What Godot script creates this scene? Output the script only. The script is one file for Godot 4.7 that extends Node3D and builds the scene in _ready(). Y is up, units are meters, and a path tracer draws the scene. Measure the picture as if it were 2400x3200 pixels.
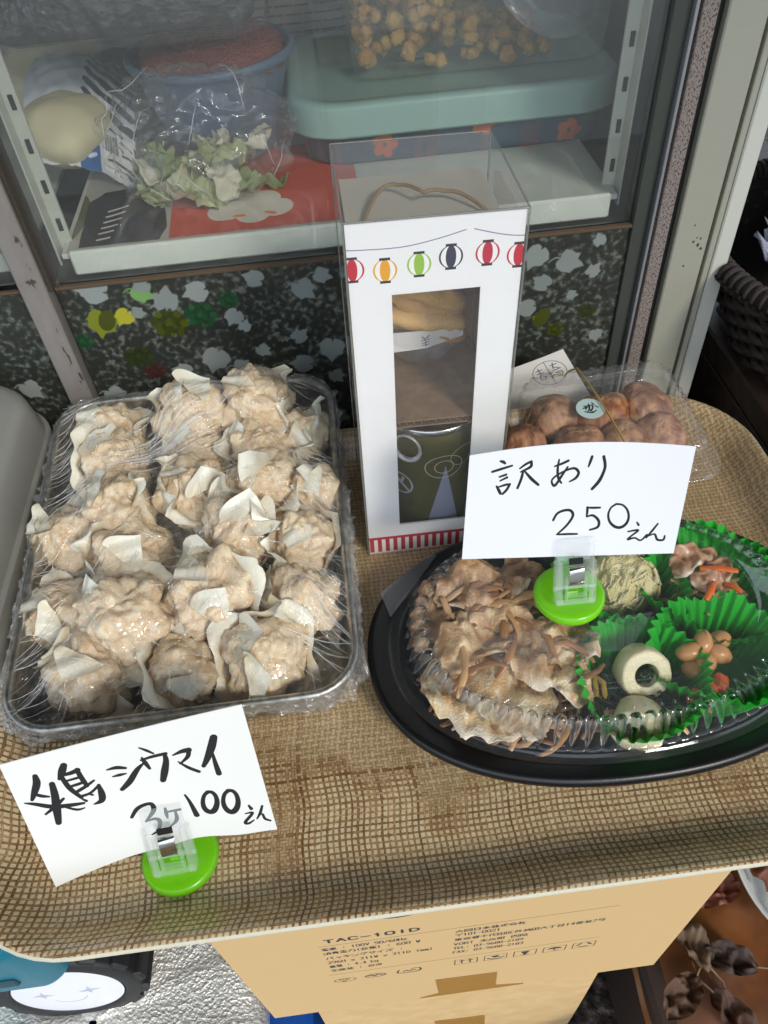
extends Node3D
# A street stall's serving tray seen from above: every coordinate below is in millimetres, turned to metres when a mesh is committed.
# y = 0 is the tray's floor, x runs to the right along the tray, z towards the buyer.

const MM := 0.001
const CLOTH_Y := 137.0
var taken := {}
var mats := {}
var rng := RandomNumberGenerator.new()


# ---------------------------------------------------------------- mesh builder
class Mb:
	var v := PackedVector3Array()
	var n := PackedVector3Array()
	var uv := PackedVector2Array()
	var col := PackedColorArray()
	var idx := PackedInt32Array()
	var xf := Transform3D.IDENTITY
	var tint := Color.WHITE
	var uvs := 1.0

	# rows of equal length become a smooth surface; closed joins the end of each row to its start
	func sheet(rows: Array, closed := false, solid := true, uvf = null, colf = null) -> void:
		var base := v.size()
		var nv: int = rows.size()
		var nu: int = rows[0].size()
		var w := nu + (1 if closed else 0)
		var vv := PackedVector3Array()
		vv.resize(nv * w)
		var nn := PackedVector3Array()
		nn.resize(nv * w)
		var mid := Vector3.ZERO
		for j in nv:
			var r: PackedVector3Array = rows[j]
			for i in w:
				vv[j * w + i] = xf * r[i % nu]
				mid += vv[j * w + i]
		mid /= float(nv * w)
		var ii := PackedInt32Array()
		ii.resize((nv - 1) * (w - 1) * 6)
		var k := 0
		var vol := 0.0
		for j in nv - 1:
			for i in w - 1:
				var a := j * w + i
				var b := a + 1
				var c := a + w
				var d := c + 1
				var f1 := (vv[c] - vv[a]).cross(vv[b] - vv[a])
				var f2 := (vv[d] - vv[c]).cross(vv[b] - vv[c])
				# clockwise front: a b c
				nn[a] += f1
				nn[b] += f1 + f2
				nn[c] += f1 + f2
				nn[d] += f2
				vol += f1.dot((vv[a] + vv[b] + vv[c]) / 3.0 - mid) + f2.dot((vv[d] + vv[b] + vv[c]) / 3.0 - mid)
				ii[k] = a
				ii[k + 1] = b
				ii[k + 2] = c
				ii[k + 3] = b
				ii[k + 4] = d
				ii[k + 5] = c
				k += 6
		if closed:
			for j in nv:
				var s := nn[j * w] + nn[j * w + w - 1]
				nn[j * w] = s
				nn[j * w + w - 1] = s
		var flip := solid and vol < 0.0
		# poles: rows that shrink to one point share a normal
		for j in [0, nv - 1]:
			if vv[j * w].distance_to(vv[j * w + w / 2]) < 1e-5:
				var s := Vector3.ZERO
				for i in w:
					s += nn[j * w + i]
				for i in w:
					nn[j * w + i] = s
		for q in nv * w:
			var m := nn[q].normalized()
			nn[q] = -m if flip else m
		if flip:
			for q in range(0, ii.size(), 3):
				var t := ii[q + 1]
				ii[q + 1] = ii[q + 2]
				ii[q + 2] = t
		for j in nv:
			for i in w:
				var q := j * w + i
				var a := Vector2(float(i) / (w - 1), float(j) / (nv - 1))
				uv.append(uvf.call(a, rows[j][i % nu]) if uvf else a)
				col.append(colf.call(a, rows[j][i % nu]) if colf else tint)
		v.append_array(vv)
		n.append_array(nn)
		for q in ii.size():
			idx.append(ii[q] + base)

	func grid(nu: int, nv: int, f: Callable, closed := false, solid := true, uvf = null, colf = null) -> void:
		var rows := []
		for j in nv + 1:
			var r := PackedVector3Array()
			var m := nu if closed else nu + 1
			r.resize(m)
			for i in m:
				r[i] = f.call(float(i) / nu, float(j) / nv)
			rows.append(r)
		sheet(rows, closed, solid, uvf, colf)

	func face(p: PackedVector3Array, uvp = null) -> void:   # flat convex polygon, facing away from the point "from"
		var base := v.size()
		var q := PackedVector3Array()
		for a in p:
			q.append(xf * a)
		var m := (q[2] - q[0]).cross(q[1] - q[0]).normalized()
		for i in q.size():
			v.append(q[i])
			n.append(m)
			uv.append(uvp[i] if uvp else Vector2(p[i].x, p[i].y) * 0.01)
			col.append(tint)
		for i in range(1, q.size() - 1):
			idx.append_array([base, base + i, base + i + 1])

	func out(p: Array, mid: Vector3) -> void:
		var q := PackedVector3Array(p)
		if (q[2] - q[0]).cross(q[1] - q[0]).dot((q[0] + q[2]) * 0.5 - mid) < 0.0:
			q.reverse()
		face(q)

	# a box with chamfered edges, centre and full size, in the basis b
	func box(at: Vector3, size: Vector3, bev := 0.4, b := Basis.IDENTITY) -> void:
		var keep := xf
		xf = xf * Transform3D(b, at)
		var h := size * 0.5
		var e := minf(bev, minf(h.x, minf(h.y, h.z)) * 0.9)
		var g := h - Vector3(e, e, e)
		var s := [-1.0, 1.0]
		for ax in 3:
			var a1 := (ax + 1) % 3
			var a2 := (ax + 2) % 3
			for sg in s:
				var q := []
				for c in [[-1, -1], [1, -1], [1, 1], [-1, 1]]:
					var p := Vector3.ZERO
					p[ax] = h[ax] * sg
					p[a1] = g[a1] * c[0]
					p[a2] = g[a2] * c[1]
					q.append(p)
				out(q, Vector3.ZERO)
			for s1 in s:
				for s2 in s:
					var q := []
					for c in [[0, -1], [0, 1], [1, 1], [1, -1]]:
						var p := Vector3.ZERO
						p[ax] = g[ax] * c[1]
						p[a1] = (h[a1] if c[0] == 0 else g[a1]) * s1
						p[a2] = (g[a2] if c[0] == 0 else h[a2]) * s2
						q.append(p)
					out(q, Vector3.ZERO)
		for sx in s:
			for sy in s:
				for sz in s:
					out([Vector3(h.x * sx, g.y * sy, g.z * sz), Vector3(g.x * sx, h.y * sy, g.z * sz), Vector3(g.x * sx, g.y * sy, h.z * sz)], Vector3.ZERO)
		xf = keep

	func tube(path: Array, rad, seg := 8, flat := 1.0, caps := true) -> void:
		var rows := []
		var m := path.size()
		var up := Vector3.UP
		var t0: Vector3 = (path[1] - path[0]).normalized()
		if absf(t0.dot(up)) > 0.9:
			up = Vector3.RIGHT
		if caps:
			rows.append(ring_at(path[0], Vector3.ZERO, Vector3.ZERO, seg))
		for i in m:
			var t: Vector3 = (path[mini(i + 1, m - 1)] - path[maxi(i - 1, 0)]).normalized()
			var sd := t.cross(up).normalized()
			up = sd.cross(t).normalized()
			var r: float = rad[i] if rad is Array else rad
			rows.append(ring_at(path[i], sd * r, up * r * flat, seg))
		if caps:
			rows.append(ring_at(path[m - 1], Vector3.ZERO, Vector3.ZERO, seg))
		sheet(rows, true)

	func ring_at(c: Vector3, a: Vector3, b: Vector3, seg: int) -> PackedVector3Array:
		var r := PackedVector3Array()
		for i in seg:
			var t := TAU * i / seg
			r.append(c + a * cos(t) + b * sin(t))
		return r

	func blob(at: Vector3, rad: Vector3, noise: FastNoiseLite, amp := 0.15, nu := 28, nv := 18, b := Basis.IDENTITY, colf = null, fr := 1.0) -> void:
		grid(nu, nv, func(s: float, t: float):
			var d := Vector3(sin(PI * t) * cos(TAU * s), cos(PI * t), sin(PI * t) * sin(TAU * s))
			var p := at + b * (d * rad)
			return at + b * (d * rad) * (1.0 + amp * noise.get_noise_3dv(p * fr))
		, true, true, null, colf)

	func disc_lathe(prof: Array, seg := 40) -> void:   # [radius, height] pairs round the y axis
		var rows := []
		for p in prof:
			rows.append(ring_at(Vector3(0, p[1], 0), Vector3(p[0], 0, 0), Vector3(0, 0, p[0]), seg))
		sheet(rows, true)

	func extrude(poly: PackedVector2Array, h0: float, h1: float) -> void:   # outline in x, y; from z = h0 to h1
		var tri := Geometry2D.triangulate_polygon(poly)
		var mid := Vector3.ZERO
		for p in poly:
			mid += Vector3(p.x, p.y, 0) / poly.size()
		for z in [h0, h1]:
			for i in range(0, tri.size(), 3):
				var q := []
				for k in 3:
					q.append(Vector3(poly[tri[i + k]].x, poly[tri[i + k]].y, z))
				var m: Vector3 = (q[2] - q[0]).cross(q[1] - q[0])
				if m.z * (z - (h0 + h1) * 0.5) < 0.0:
					q.reverse()
				face(PackedVector3Array(q))
		var cw := Geometry2D.is_polygon_clockwise(poly)
		for i in poly.size():
			var a := poly[i]
			var c := poly[(i + 1) % poly.size()]
			var q := [Vector3(a.x, a.y, h0), Vector3(c.x, c.y, h0), Vector3(c.x, c.y, h1), Vector3(a.x, a.y, h1)]
			var nm: Vector3 = (q[2] - q[0]).cross(q[1] - q[0])
			var want := Vector3(c.y - a.y, -(c.x - a.x), 0) * (-1.0 if cw else 1.0)
			if nm.dot(want) < 0.0:
				q.reverse()
			face(PackedVector3Array(q))

	func mesh(into: ArrayMesh = null) -> ArrayMesh:
		var m := into if into else ArrayMesh.new()
		var a := []
		a.resize(Mesh.ARRAY_MAX)
		var w := PackedVector3Array()
		w.resize(v.size())
		for i in v.size():
			w[i] = v[i] * 0.001
		a[Mesh.ARRAY_VERTEX] = w
		a[Mesh.ARRAY_NORMAL] = n
		a[Mesh.ARRAY_TEX_UV] = uv
		a[Mesh.ARRAY_COLOR] = col
		a[Mesh.ARRAY_INDEX] = idx
		m.add_surface_from_arrays(Mesh.PRIMITIVE_TRIANGLES, a)
		return m


func rring(w: float, d: float, r: float, y: float, cx := 0.0, cz := 0.0, per := 8, side := 6) -> PackedVector3Array:
	# a rounded rectangle in plan, with points along its straight sides too
	var p := PackedVector3Array()
	var hx := w * 0.5 - r
	var hz := d * 0.5 - r
	var cs := [[hx, hz, 0.0], [-hx, hz, PI / 2], [-hx, -hz, PI], [hx, -hz, PI * 1.5]]
	for k in 4:
		var c: Array = cs[k]
		for i in per + 1:
			var a: float = c[2] + PI / 2 * i / per
			p.append(Vector3(cx + c[0] + cos(a) * r, y, cz + c[1] + sin(a) * r))
		var nx: Array = cs[(k + 1) % 4]
		var e := Vector3(cx + nx[0] + cos(nx[2]) * r, y, cz + nx[1] + sin(nx[2]) * r)
		var l := p[p.size() - 1]
		for i in range(1, side):
			p.append(l.lerp(e, float(i) / side))
	return p


func oring(a: float, b: float, e: float, y: float, cx: float, cz: float, count: int) -> PackedVector3Array:
	# a superellipse in plan with points evenly spaced along it
	var fine := PackedVector3Array()
	for i in 721:
		var t := TAU * i / 720.0
		fine.append(Vector3(cx + a * signf(cos(t)) * pow(absf(cos(t)), 2.0 / e), y, cz + b * signf(sin(t)) * pow(absf(sin(t)), 2.0 / e)))
	var len := PackedFloat32Array([0.0])
	for i in 720:
		len.append(len[i] + fine[i].distance_to(fine[i + 1]))
	var p := PackedVector3Array()
	var k := 0
	for i in count:
		var s := len[720] * i / count
		while len[k + 1] < s:
			k += 1
		p.append(fine[k].lerp(fine[k + 1], (s - len[k]) / (len[k + 1] - len[k])))
	return p


# ---------------------------------------------------------------- nodes
func numbered(called: String) -> String:
	var k: int = taken.get(called, 0)
	taken[called] = k + 1
	return called if k == 0 else "%s_%03d" % [called, k]


func thing(called: String, label: String, category: String, at := Vector3.ZERO, group := "") -> Node3D:
	var o := Node3D.new()
	o.name = numbered(called)
	add_child(o)
	o.position = at * MM
	tag(o, label, category, group)
	return o


func tag(o: Node, label: String, category: String, group := "") -> void:
	o.set_meta("label", label)
	o.set_meta("category", category)
	if group:
		o.set_meta("group", group)


func part(called: String, m, material: Material, parent: Node3D, at := Vector3.ZERO) -> MeshInstance3D:
	var o := MeshInstance3D.new()
	o.name = called
	o.mesh = m.mesh() if m is Mb else m
	if material:
		o.material_override = material
	o.position = at * MM
	parent.add_child(o, true)
	return o


func solo(called: String, m, material: Material, label: String, category: String, at := Vector3.ZERO, group := "") -> MeshInstance3D:
	var o := part(numbered(called), m, material, self, at)
	tag(o, label, category, group)
	return o


func setting(called: String, m, material: Material) -> MeshInstance3D:
	var o := part(numbered(called), m, material, self)
	o.set_meta("kind", "structure")
	return o


# ---------------------------------------------------------------- materials
func M(c: Color, rough := 0.5, more := {}) -> StandardMaterial3D:
	var m := StandardMaterial3D.new()
	m.albedo_color = c
	m.roughness = rough
	for k in more:
		m.set(k, more[k])
	if m.albedo_color.a < 1.0 and not m.refraction_enabled:
		m.transparency = BaseMaterial3D.TRANSPARENCY_ALPHA
	return m


func C(r: int, g: int, b: int, a := 1.0) -> Color:
	return Color(r / 255.0, g / 255.0, b / 255.0, a)


func L(r: int, g: int, b: int) -> Color:
	return Color(r / 255.0, g / 255.0, b / 255.0).srgb_to_linear()


func noise(sd: int, freq: float, oct := 4, type := FastNoiseLite.TYPE_SIMPLEX_SMOOTH) -> FastNoiseLite:
	var f := FastNoiseLite.new()
	f.seed = sd
	f.frequency = freq
	f.noise_type = type
	f.fractal_octaves = oct
	f.fractal_type = FastNoiseLite.FRACTAL_FBM if oct > 1 else FastNoiseLite.FRACTAL_NONE
	return f


func ntex(sd: int, freq: float, size := 512, oct := 4, stops = null, type := FastNoiseLite.TYPE_SIMPLEX_SMOOTH) -> NoiseTexture2D:
	var t := NoiseTexture2D.new()
	t.width = size
	t.height = size
	t.seamless = true
	t.noise = noise(sd, freq, oct, type)
	if stops:
		var g := Gradient.new()
		g.offsets = PackedFloat32Array(stops[0])
		g.colors = PackedColorArray(stops[1])
		t.color_ramp = g
	return t


# relief and gloss that vary over a surface, laid on from three sides
func grain(m: StandardMaterial3D, t: Texture2D, per_metre: float, depth_cm: float) -> StandardMaterial3D:
	m.uv1_triplanar = true
	m.uv1_scale = Vector3.ONE * per_metre
	m.heightmap_enabled = true
	m.heightmap_texture = t
	m.heightmap_scale = depth_cm
	return m


# ---------------------------------------------------------------- flat print
class Ink:   # draws filled shapes on an image, pixel rows at a time
	var im: Image
	var s := 1.0

	func _init(w: int, h: int, paper: Color, scale := 1.0) -> void:
		im = Image.create_empty(w, h, false, Image.FORMAT_RGB8)
		im.fill(paper)
		s = scale

	func poly(pts: PackedVector2Array, c: Color) -> void:
		var lo := 1e9
		var hi := -1e9
		for p in pts:
			lo = minf(lo, p.y * s)
			hi = maxf(hi, p.y * s)
		for y in range(maxi(0, floori(lo)), mini(im.get_height() - 1, ceili(hi)) + 1):
			var xs := []
			for i in pts.size():
				var a := pts[i] * s
				var b := pts[(i + 1) % pts.size()] * s
				var yy := y + 0.5
				if (a.y <= yy) != (b.y <= yy):
					xs.append(a.x + (yy - a.y) / (b.y - a.y) * (b.x - a.x))
			xs.sort()
			for i in range(0, xs.size() - 1, 2):
				var x0 := clampi(roundi(xs[i]), 0, im.get_width())
				var x1 := clampi(roundi(xs[i + 1]), 0, im.get_width())
				if x1 > x0:
					im.fill_rect(Rect2i(x0, y, x1 - x0, 1), c)

	func oval(c: Vector2, r: Vector2, k: Color, turn := 0.0) -> void:
		var p := PackedVector2Array()
		for i in 36:
			p.append(c + (Vector2(cos(TAU * i / 36), sin(TAU * i / 36)) * r).rotated(turn))
		poly(p, k)

	func stroke(pts: Array, c: Color) -> void:   # Vector3: x, y, width
		for i in pts.size():
			var a: Vector3 = pts[i]
			oval(Vector2(a.x, a.y), Vector2.ONE * a.z * 0.5, c)
			if i + 1 < pts.size():
				var b: Vector3 = pts[i + 1]
				var d := Vector2(b.x - a.x, b.y - a.y).normalized().orthogonal()
				poly(PackedVector2Array([Vector2(a.x, a.y) + d * a.z * 0.5, Vector2(b.x, b.y) + d * b.z * 0.5, Vector2(b.x, b.y) - d * b.z * 0.5, Vector2(a.x, a.y) - d * a.z * 0.5]), c)

	func line(a: Vector2, b: Vector2, w: float, c: Color) -> void:
		stroke([Vector3(a.x, a.y, w), Vector3(b.x, b.y, w)], c)

	func brush(text: String, c: Color, o := Vector2.ZERO, k := 1.0, bold := 1.0) -> void:   # "x,y,w x,y,w; ..." strokes, curved through their points
		for st in text.split(";", false):
			var pts := []
			for q in st.strip_edges().split(" ", false):
				var f := q.split_floats(",")
				pts.append(Vector3(o.x + f[0] * k, o.y + f[1] * k, f[2] * k * bold))
			var fine := []
			for i in pts.size() - 1:
				for t in 6:
					var u := t / 6.0
					var a: Vector3 = pts[maxi(i - 1, 0)]
					var b: Vector3 = pts[i]
					var d: Vector3 = pts[i + 1]
					var e: Vector3 = pts[mini(i + 2, pts.size() - 1)]
					var r := b.cubic_interpolate(d, a, e, u)
					fine.append(r)
			fine.append(pts[pts.size() - 1])
			stroke(fine, c)

	func done(w: int, h: int) -> ImageTexture:
		im.resize(w, h, Image.INTERPOLATE_LANCZOS)
		return ImageTexture.create_from_image(im)


func _ready() -> void:
	rng.seed = 7
	# ------------------------------------------------ camera, sky, sun
	var cam := Camera3D.new()
	cam.name = "camera"
	cam.transform = Transform3D(Basis(Vector3(0.99226632, -0.05820636, 0.10963378), Vector3(0.12007396, 0.67396837, -0.72893682), Vector3(-0.03146094, 0.73646362, 0.67574518)), Vector3(0.10933239, 0.4, 0.14400354))
	cam.fov = 67.29
	cam.near = 0.01
	cam.far = 60.0
	add_child(cam)
	var env := Environment.new()
	env.background_mode = Environment.BG_SKY
	var sky := Sky.new()
	var sm := ProceduralSkyMaterial.new()
	sm.sky_top_color = Color(0.80, 0.85, 0.92)
	sm.sky_horizon_color = Color(0.62, 0.66, 0.68)
	sm.sky_curve = 0.25
	sm.ground_bottom_color = Color(0.22, 0.21, 0.19)
	sm.ground_horizon_color = Color(0.30, 0.30, 0.28)
	sky.sky_material = sm
	env.sky = sky
	env.tonemap_mode = Environment.TONE_MAPPER_LINEAR
	env.tonemap_exposure = 2.9
	env.sdfgi_enabled = true
	env.ssao_enabled = true
	env.ssil_enabled = true
	var we := WorldEnvironment.new()
	we.name = "environment"
	we.environment = env
	add_child(we)
	var sun := DirectionalLight3D.new()
	sun.name = "sun"
	sun.light_color = Color(1.0, 0.98, 0.95)
	sun.light_energy = 0.22
	sun.light_angular_distance = 12.0
	sun.shadow_enabled = true
	sun.look_at_from_position(Vector3(0.55, 0.78, 1.0), Vector3.ZERO)
	add_child(sun)
	build_materials()
	build_ground()
	build_roof()
	build_cabinet()
	build_shelf_goods()
	build_below()
	build_tray()
	build_vat()
	build_gift_box()
	build_plums()
	build_bento()
	build_clips()
	build_sides()


func build_materials() -> void:
	var fine := ntex(3, 0.02, 512, 5)
	var cell := ntex(5, 0.03, 512, 3, null, FastNoiseLite.TYPE_CELLULAR)
	mats.fine = fine
	mats.cell = cell
	mats.clear = M(C(235, 242, 242, 0.03), 0.04)
	mats.film = M(C(240, 240, 235, 0.035), 0.1)
	grain(mats.film, ntex(7, 0.014, 512, 5, null, FastNoiseLite.TYPE_CELLULAR), 16.0, 0.12)
	mats.crumple = M(C(236, 238, 238, 0.10), 0.1)
	grain(mats.crumple, ntex(8, 0.02, 512, 4, null, FastNoiseLite.TYPE_CELLULAR), 22.0, 0.14)
	mats.fold = M(C(248, 248, 246, 0.36), 0.12)
	mats.glass = M(C(218, 226, 222, 0.028), 0.0)
	mats.acrylic = M(C(236, 242, 242, 0.10), 0.04)
	mats.steel = M(C(190, 190, 188), 0.28, {"metallic": 1.0})
	mats.paper = M(C(236, 235, 230), 0.7)
	mats.black = M(C(16, 16, 17), 0.32)
	mats.lime = M(C(112, 196, 18), 0.28, {"subsurf_scatter_enabled": true, "subsurf_scatter_strength": 0.05})
	mats.frame = M(C(158, 157, 142), 0.42)
	mats.frame_white = M(C(198, 198, 186), 0.4)
	mats.rubber = M(C(28, 27, 25), 0.7)
	mats.rust = M(C(98, 74, 54), 0.9)


func build_roof() -> void:
	# the eave of the house over the stall
	var m := Mb.new()
	m.box(Vector3(0, 1480, -350), Vector3(7000, 60, 2900), 2)
	setting("roof_overhang", m, M(C(92, 84, 74), 0.8))


func build_ground() -> void:
	var m := Mb.new()
	m.grid(24, 24, func(s: float, t: float): return Vector3(lerpf(-9000, 9000, s), -450.0, lerpf(-9000, 9000, t)), false, false)
	var g := M(Color.WHITE, 0.9)
	g.albedo_texture = ntex(11, 0.02, 512, 5, [[0.2, 0.5, 0.62, 0.8], [C(38, 28, 25), C(62, 48, 42), C(74, 60, 53), C(108, 94, 84)]])
	grain(g, mats.fine, 6.0, 0.3)
	setting("ground", m, g)
	m = Mb.new()
	m.box(Vector3(0, -470, 5600), Vector3(14000, 60, 9000), 4)
	var pv := M(Color.WHITE, 0.85)
	pv.albedo_texture = ntex(12, 0.02, 256, 4, [[0.2, 0.8], [C(96, 94, 90), C(118, 116, 112)]])
	grain(pv, mats.fine, 3.0, 0.2)
	setting("pavement", m, pv)


# ---------------------------------------------------------------- the glass-fronted display cabinet behind the tray
func ivy_leaf(i: Ink, at: Vector2, r: float, turn: float, c: Color) -> void:
	var p := PackedVector2Array()
	var lobes := [[0.0, 1.25], [0.2, 1.0], [0.45, 0.84], [0.62, 0.8], [0.9, 0.98], [1.15, 0.86], [1.6, 0.84], [2.1, 0.86], [2.6, 0.82], [2.95, 0.66], [3.14, 0.4]]
	for k in lobes.size():
		p.append(at + Vector2.from_angle(turn + lobes[k][0]) * r * lobes[k][1])
	for k in range(lobes.size() - 2, 0, -1):
		p.append(at + Vector2.from_angle(turn - lobes[k][0] * 1.03) * r * lobes[k][1] * (0.92 + 0.1 * sin(k * 2.0 + turn)))
	i.poly(p, c)
	i.brush("0,0,1.4 -6,-2,1.2 -11,1,0.9", c, at - Vector2.from_angle(turn) * r * 0.3, r / 11.0)


func panel_print(w: int, h: int, leaves: Array, sd: int, top: float, left: float) -> ImageTexture:
	# a sheet printed all over with mottled grey and ivy leaves; 4 pixels to the millimetre
	var a := noise(sd, 0.035, 4).get_image(w, h, false, false, false)
	var b := noise(sd + 1, 0.006, 2).get_image(w, h, false, false, false)
	var da := a.get_data()
	var db := b.get_data()
	var px := PackedByteArray()
	px.resize(w * h * 3)
	for k in w * h:
		var q := da[k] + (db[k] - 128) * 0.28
		var s := clampf((q - 96.0) / 96.0, 0.0, 1.0)
		s = s * s
		px[k * 3] = 46 + int(58 * s)
		px[k * 3 + 1] = 48 + int(62 * s)
		px[k * 3 + 2] = 43 + int(58 * s)
	var i := Ink.new(4, 4, Color.BLACK, 4.0)
	i.im = Image.create_from_data(w, h, false, Image.FORMAT_RGB8, px)
	var tones := {"w": C(146, 154, 150), "g1": C(120, 170, 92), "g": C(36, 92, 52), "dg": C(78, 88, 20), "dg2": C(52, 66, 22), "y": C(186, 180, 44), "yg": C(128, 136, 30), "r": C(92, 40, 34)}
	for l in leaves:
		var at := Vector2(l[0] - left, top - l[1])
		if l[2] in ["g", "dg", "dg2", "r"]:   # blurred round splashes of colour
			for k in 26:
				var o: Vector2 = Vector2.from_angle(k * 2.4) * sqrt(k) * l[3] * 0.19
				var t: Color = tones[l[2]]
				i.oval(at + o * 0.8, Vector2.ONE * l[3] * 0.8 * (0.12 + 0.16 * absf(sin(k * 7.1))), t.lerp(C(30, 34, 28), 0.6 * absf(sin(k * 3.3))), k)
		else:
			ivy_leaf(i, at, l[3] * 0.86, l[4], (tones[l[2]] as Color).lerp(C(84, 90, 84), 0.3 * absf(sin(l[0] * 0.7)) if l[2] == "w" else 0.15))
			if l[2] == "yg":
				i.oval(at + Vector2(3, 0), Vector2(6, 9), C(70, 76, 26), 0.4)
	i.im.resize(w / 3, h / 3, Image.INTERPOLATE_LANCZOS)
	return ImageTexture.create_from_image(i.im)


func build_cabinet() -> void:
	var z := -360.0
	var cab := thing("display_cabinet", "large glass-fronted cabinet with pale metal frame and ivy-patterned lower panel", "cabinet", Vector3(120, 0, z))
	var o := Vector3(-120, 0, -z)   # parts are modelled in scene coordinates and set back by this
	# printed lower panels
	var spots := [[-58, 116, "w", 15, 3.4], [-27, 112, "g1", 11, 0.6], [-24, 117, "w", 9, 2.8], [-12, 102, "w", 13, 5.0], [13, 107, "w", 12, 2.9], [55, 112, "w", 10, 3.6], [88, 101, "w", 12, 0.9], [102, 110, "w", 9, 0.4], [-60, 92, "yg", 15, 1.9], [-43, 94, "y", 10, 2.3], [-34, 96, "w", 7, 0.3], [-13, 84, "dg", 15, 0.0], [11, 88, "g", 13, 0.0], [33, 98, "g", 8, 0.0], [35, 84, "w", 10, 2.2], [40, 74, "w", 7, 5.2], [14, 49, "w", 15, 2.0], [31, 38, "w", 11, 0.2], [-13, 40, "w", 10, 3.5], [50, 52, "w", 8, 0.8], [80, 34, "w", 12, 3.3], [104, 47, "w", 14, 1.7], [-18, 26, "w", 9, 2.7], [2, 25, "w", 13, 4.0], [-43, 58, "dg2", 12, 0.0], [-35, 43, "r", 9, 0.0], [-80, 77, "g", 9, 0.0], [-72, 26, "w", 12, 0.8], [79, 60, "w", 9, 5.6], [104, 20, "w", 9, 1.0], [60, 12, "w", 11, 2.4], [261, 106, "w", 13, 2.1], [284, 99, "w", 13, 0.4], [267, 82, "w", 10, 3.8], [257, 62, "w", 11, 2.9], [304, 88, "w", 8, 5.4], [266, 52, "yg", 6, 1.0], [281, 40, "dg", 8, 0.0], [305, 53, "dg2", 8, 0.0], [315, 31, "w", 8, 1.4], [306, 112, "w", 7, 4.4], [290, 70, "w", 6, 0.2], [240, 20, "w", 12, 1.9], [180, 60, "w", 12, 1.2], [150, 90, "w", 13, 3.0], [210, 100, "dg", 11, 0.0], [230, 46, "w", 10, 4.9], [20, -14, "w", 12, 1.3], [-50, -8, "w", 11, 3.0], [100, -22, "w", 12, 0.4], [290, -10, "w", 10, 2.4]]
	var pm := M(Color.WHITE, 0.32)
	pm.albedo_texture = panel_print(1648, 700, spots, 21, 121.0, -84.0)
	var m := Mb.new()
	m.grid(2, 2, func(s: float, t: float): return Vector3(lerpf(-84, 328, s), lerpf(121, -54, t), z), false, false)
	part("patterned_panel", m, pm, cab, o)
	m = Mb.new()
	m.box(Vector3(122, -252, z - 3), Vector3(412, 396, 4), 0.2)
	m.box(Vector3(122, 33, z - 3), Vector3(412, 175, 4), 0.2)
	part("panel_backing", m, M(C(60, 60, 56), 0.6), cab, o)
	var pm2 := M(Color.WHITE, 0.35)
	pm2.albedo_texture = panel_print(800, 700, [[-150, 86, "g", 12, 0.0], [-130, 40, "w", 12, 1.0], [-170, 110, "w", 12, 2.0]], 33, 121.0, -300.0)
	m = Mb.new()
	m.grid(2, 2, func(s: float, t: float): return Vector3(lerpf(-300, -104, s), lerpf(121, -54, t), z - 1.0), false, false)
	part("patterned_panel", m, pm2, cab, o)
	m = Mb.new()
	m.box(Vector3(-202, 33, z - 5), Vector3(196, 175, 4), 0.2)
	part("panel_backing", m, M(C(60, 60, 56), 0.6), cab, o)
	# rusty strip where the panel meets the glass
	m = Mb.new()
	m.box(Vector3(122, 122.2, z + 0.5), Vector3(411, 2.4, 5), 0.5)
	m.box(Vector3(-202, 122.2, z - 0.5), Vector3(195, 2.0, 4), 0.5)
	part("rusty_strip", m, grain(M(C(92, 76, 58), 0.9), mats.fine, 40, 0.05), cab, o)
	# posts
	var worn := M(Color.WHITE, 0.45)
	worn.albedo_texture = ntex(41, 0.012, 512, 5, [[0.0, 0.13, 0.17, 1.0], [C(50, 40, 36), C(84, 74, 66), C(130, 124, 118), C(138, 132, 127)]])
	worn.uv1_triplanar = true
	worn.uv1_scale = Vector3(14, 5, 14)
	m = Mb.new()
	m.box(Vector3(-95, 224, z - 4), Vector3(18, 1350, 30), 1.2)
	part("left_post", m, worn, cab, o)
	m = Mb.new()
	m.box(Vector3(-84.6, 511, z - 3), Vector3(2.6, 775, 20), 0.4)
	part("gasket", m, grain(M(C(70, 62, 52), 0.9), mats.fine, 60, 0.08), cab, o)
	m = Mb.new()
	m.box(Vector3(333, 224, z - 4), Vector3(11, 1350, 14), 0.6)
	part("door_channel", m, M(C(62, 66, 60), 0.5), cab, o)
	m = Mb.new()
	m.box(Vector3(339.7, 224, z + 2), Vector3(2.2, 1350, 12), 0.4)
	part("bright_strip", m, M(C(168, 170, 172), 0.35, {"metallic": 0.6}), cab, o)
	var rusty := M(Color.WHITE, 0.75)
	rusty.albedo_texture = ntex(43, 0.03, 512, 5, [[0.0, 0.3, 0.37, 0.5, 1.0], [C(52, 34, 28), C(80, 60, 52), C(124, 112, 106), C(134, 124, 118), C(142, 132, 126)]])
	rusty.uv1_triplanar = true
	rusty.uv1_scale = Vector3(46, 26, 46)
	m = Mb.new()
	m.box(Vector3(348.5, 224, z - 3), Vector3(10, 1350, 20), 0.6)
	part("rust_spotted_strip", m, rusty, cab, o)
	m = Mb.new()
	m.box(Vector3(356.5, 224, z - 7), Vector3(5.4, 1350, 16), 0.4)
	part("rubber_seal", m, mats.rubber, cab, o)
	m = Mb.new()
	m.box(Vector3(372.2, 224, z - 8), Vector3(25.6, 1350, 30), 1.0)
	m.box(Vector3(390.2, 224, z - 8.5), Vector3(4.6, 1350, 29), 0.6)
	part("right_post", m, grain(mats.frame, mats.fine, 30, 0.01), cab, o)
	m = Mb.new()
	m.box(Vector3(386.5, 224, z - 12), Vector3(3.0, 1350, 26), 0.3)
	part("groove", m, M(C(96, 92, 80), 0.7), cab, o)
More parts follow.
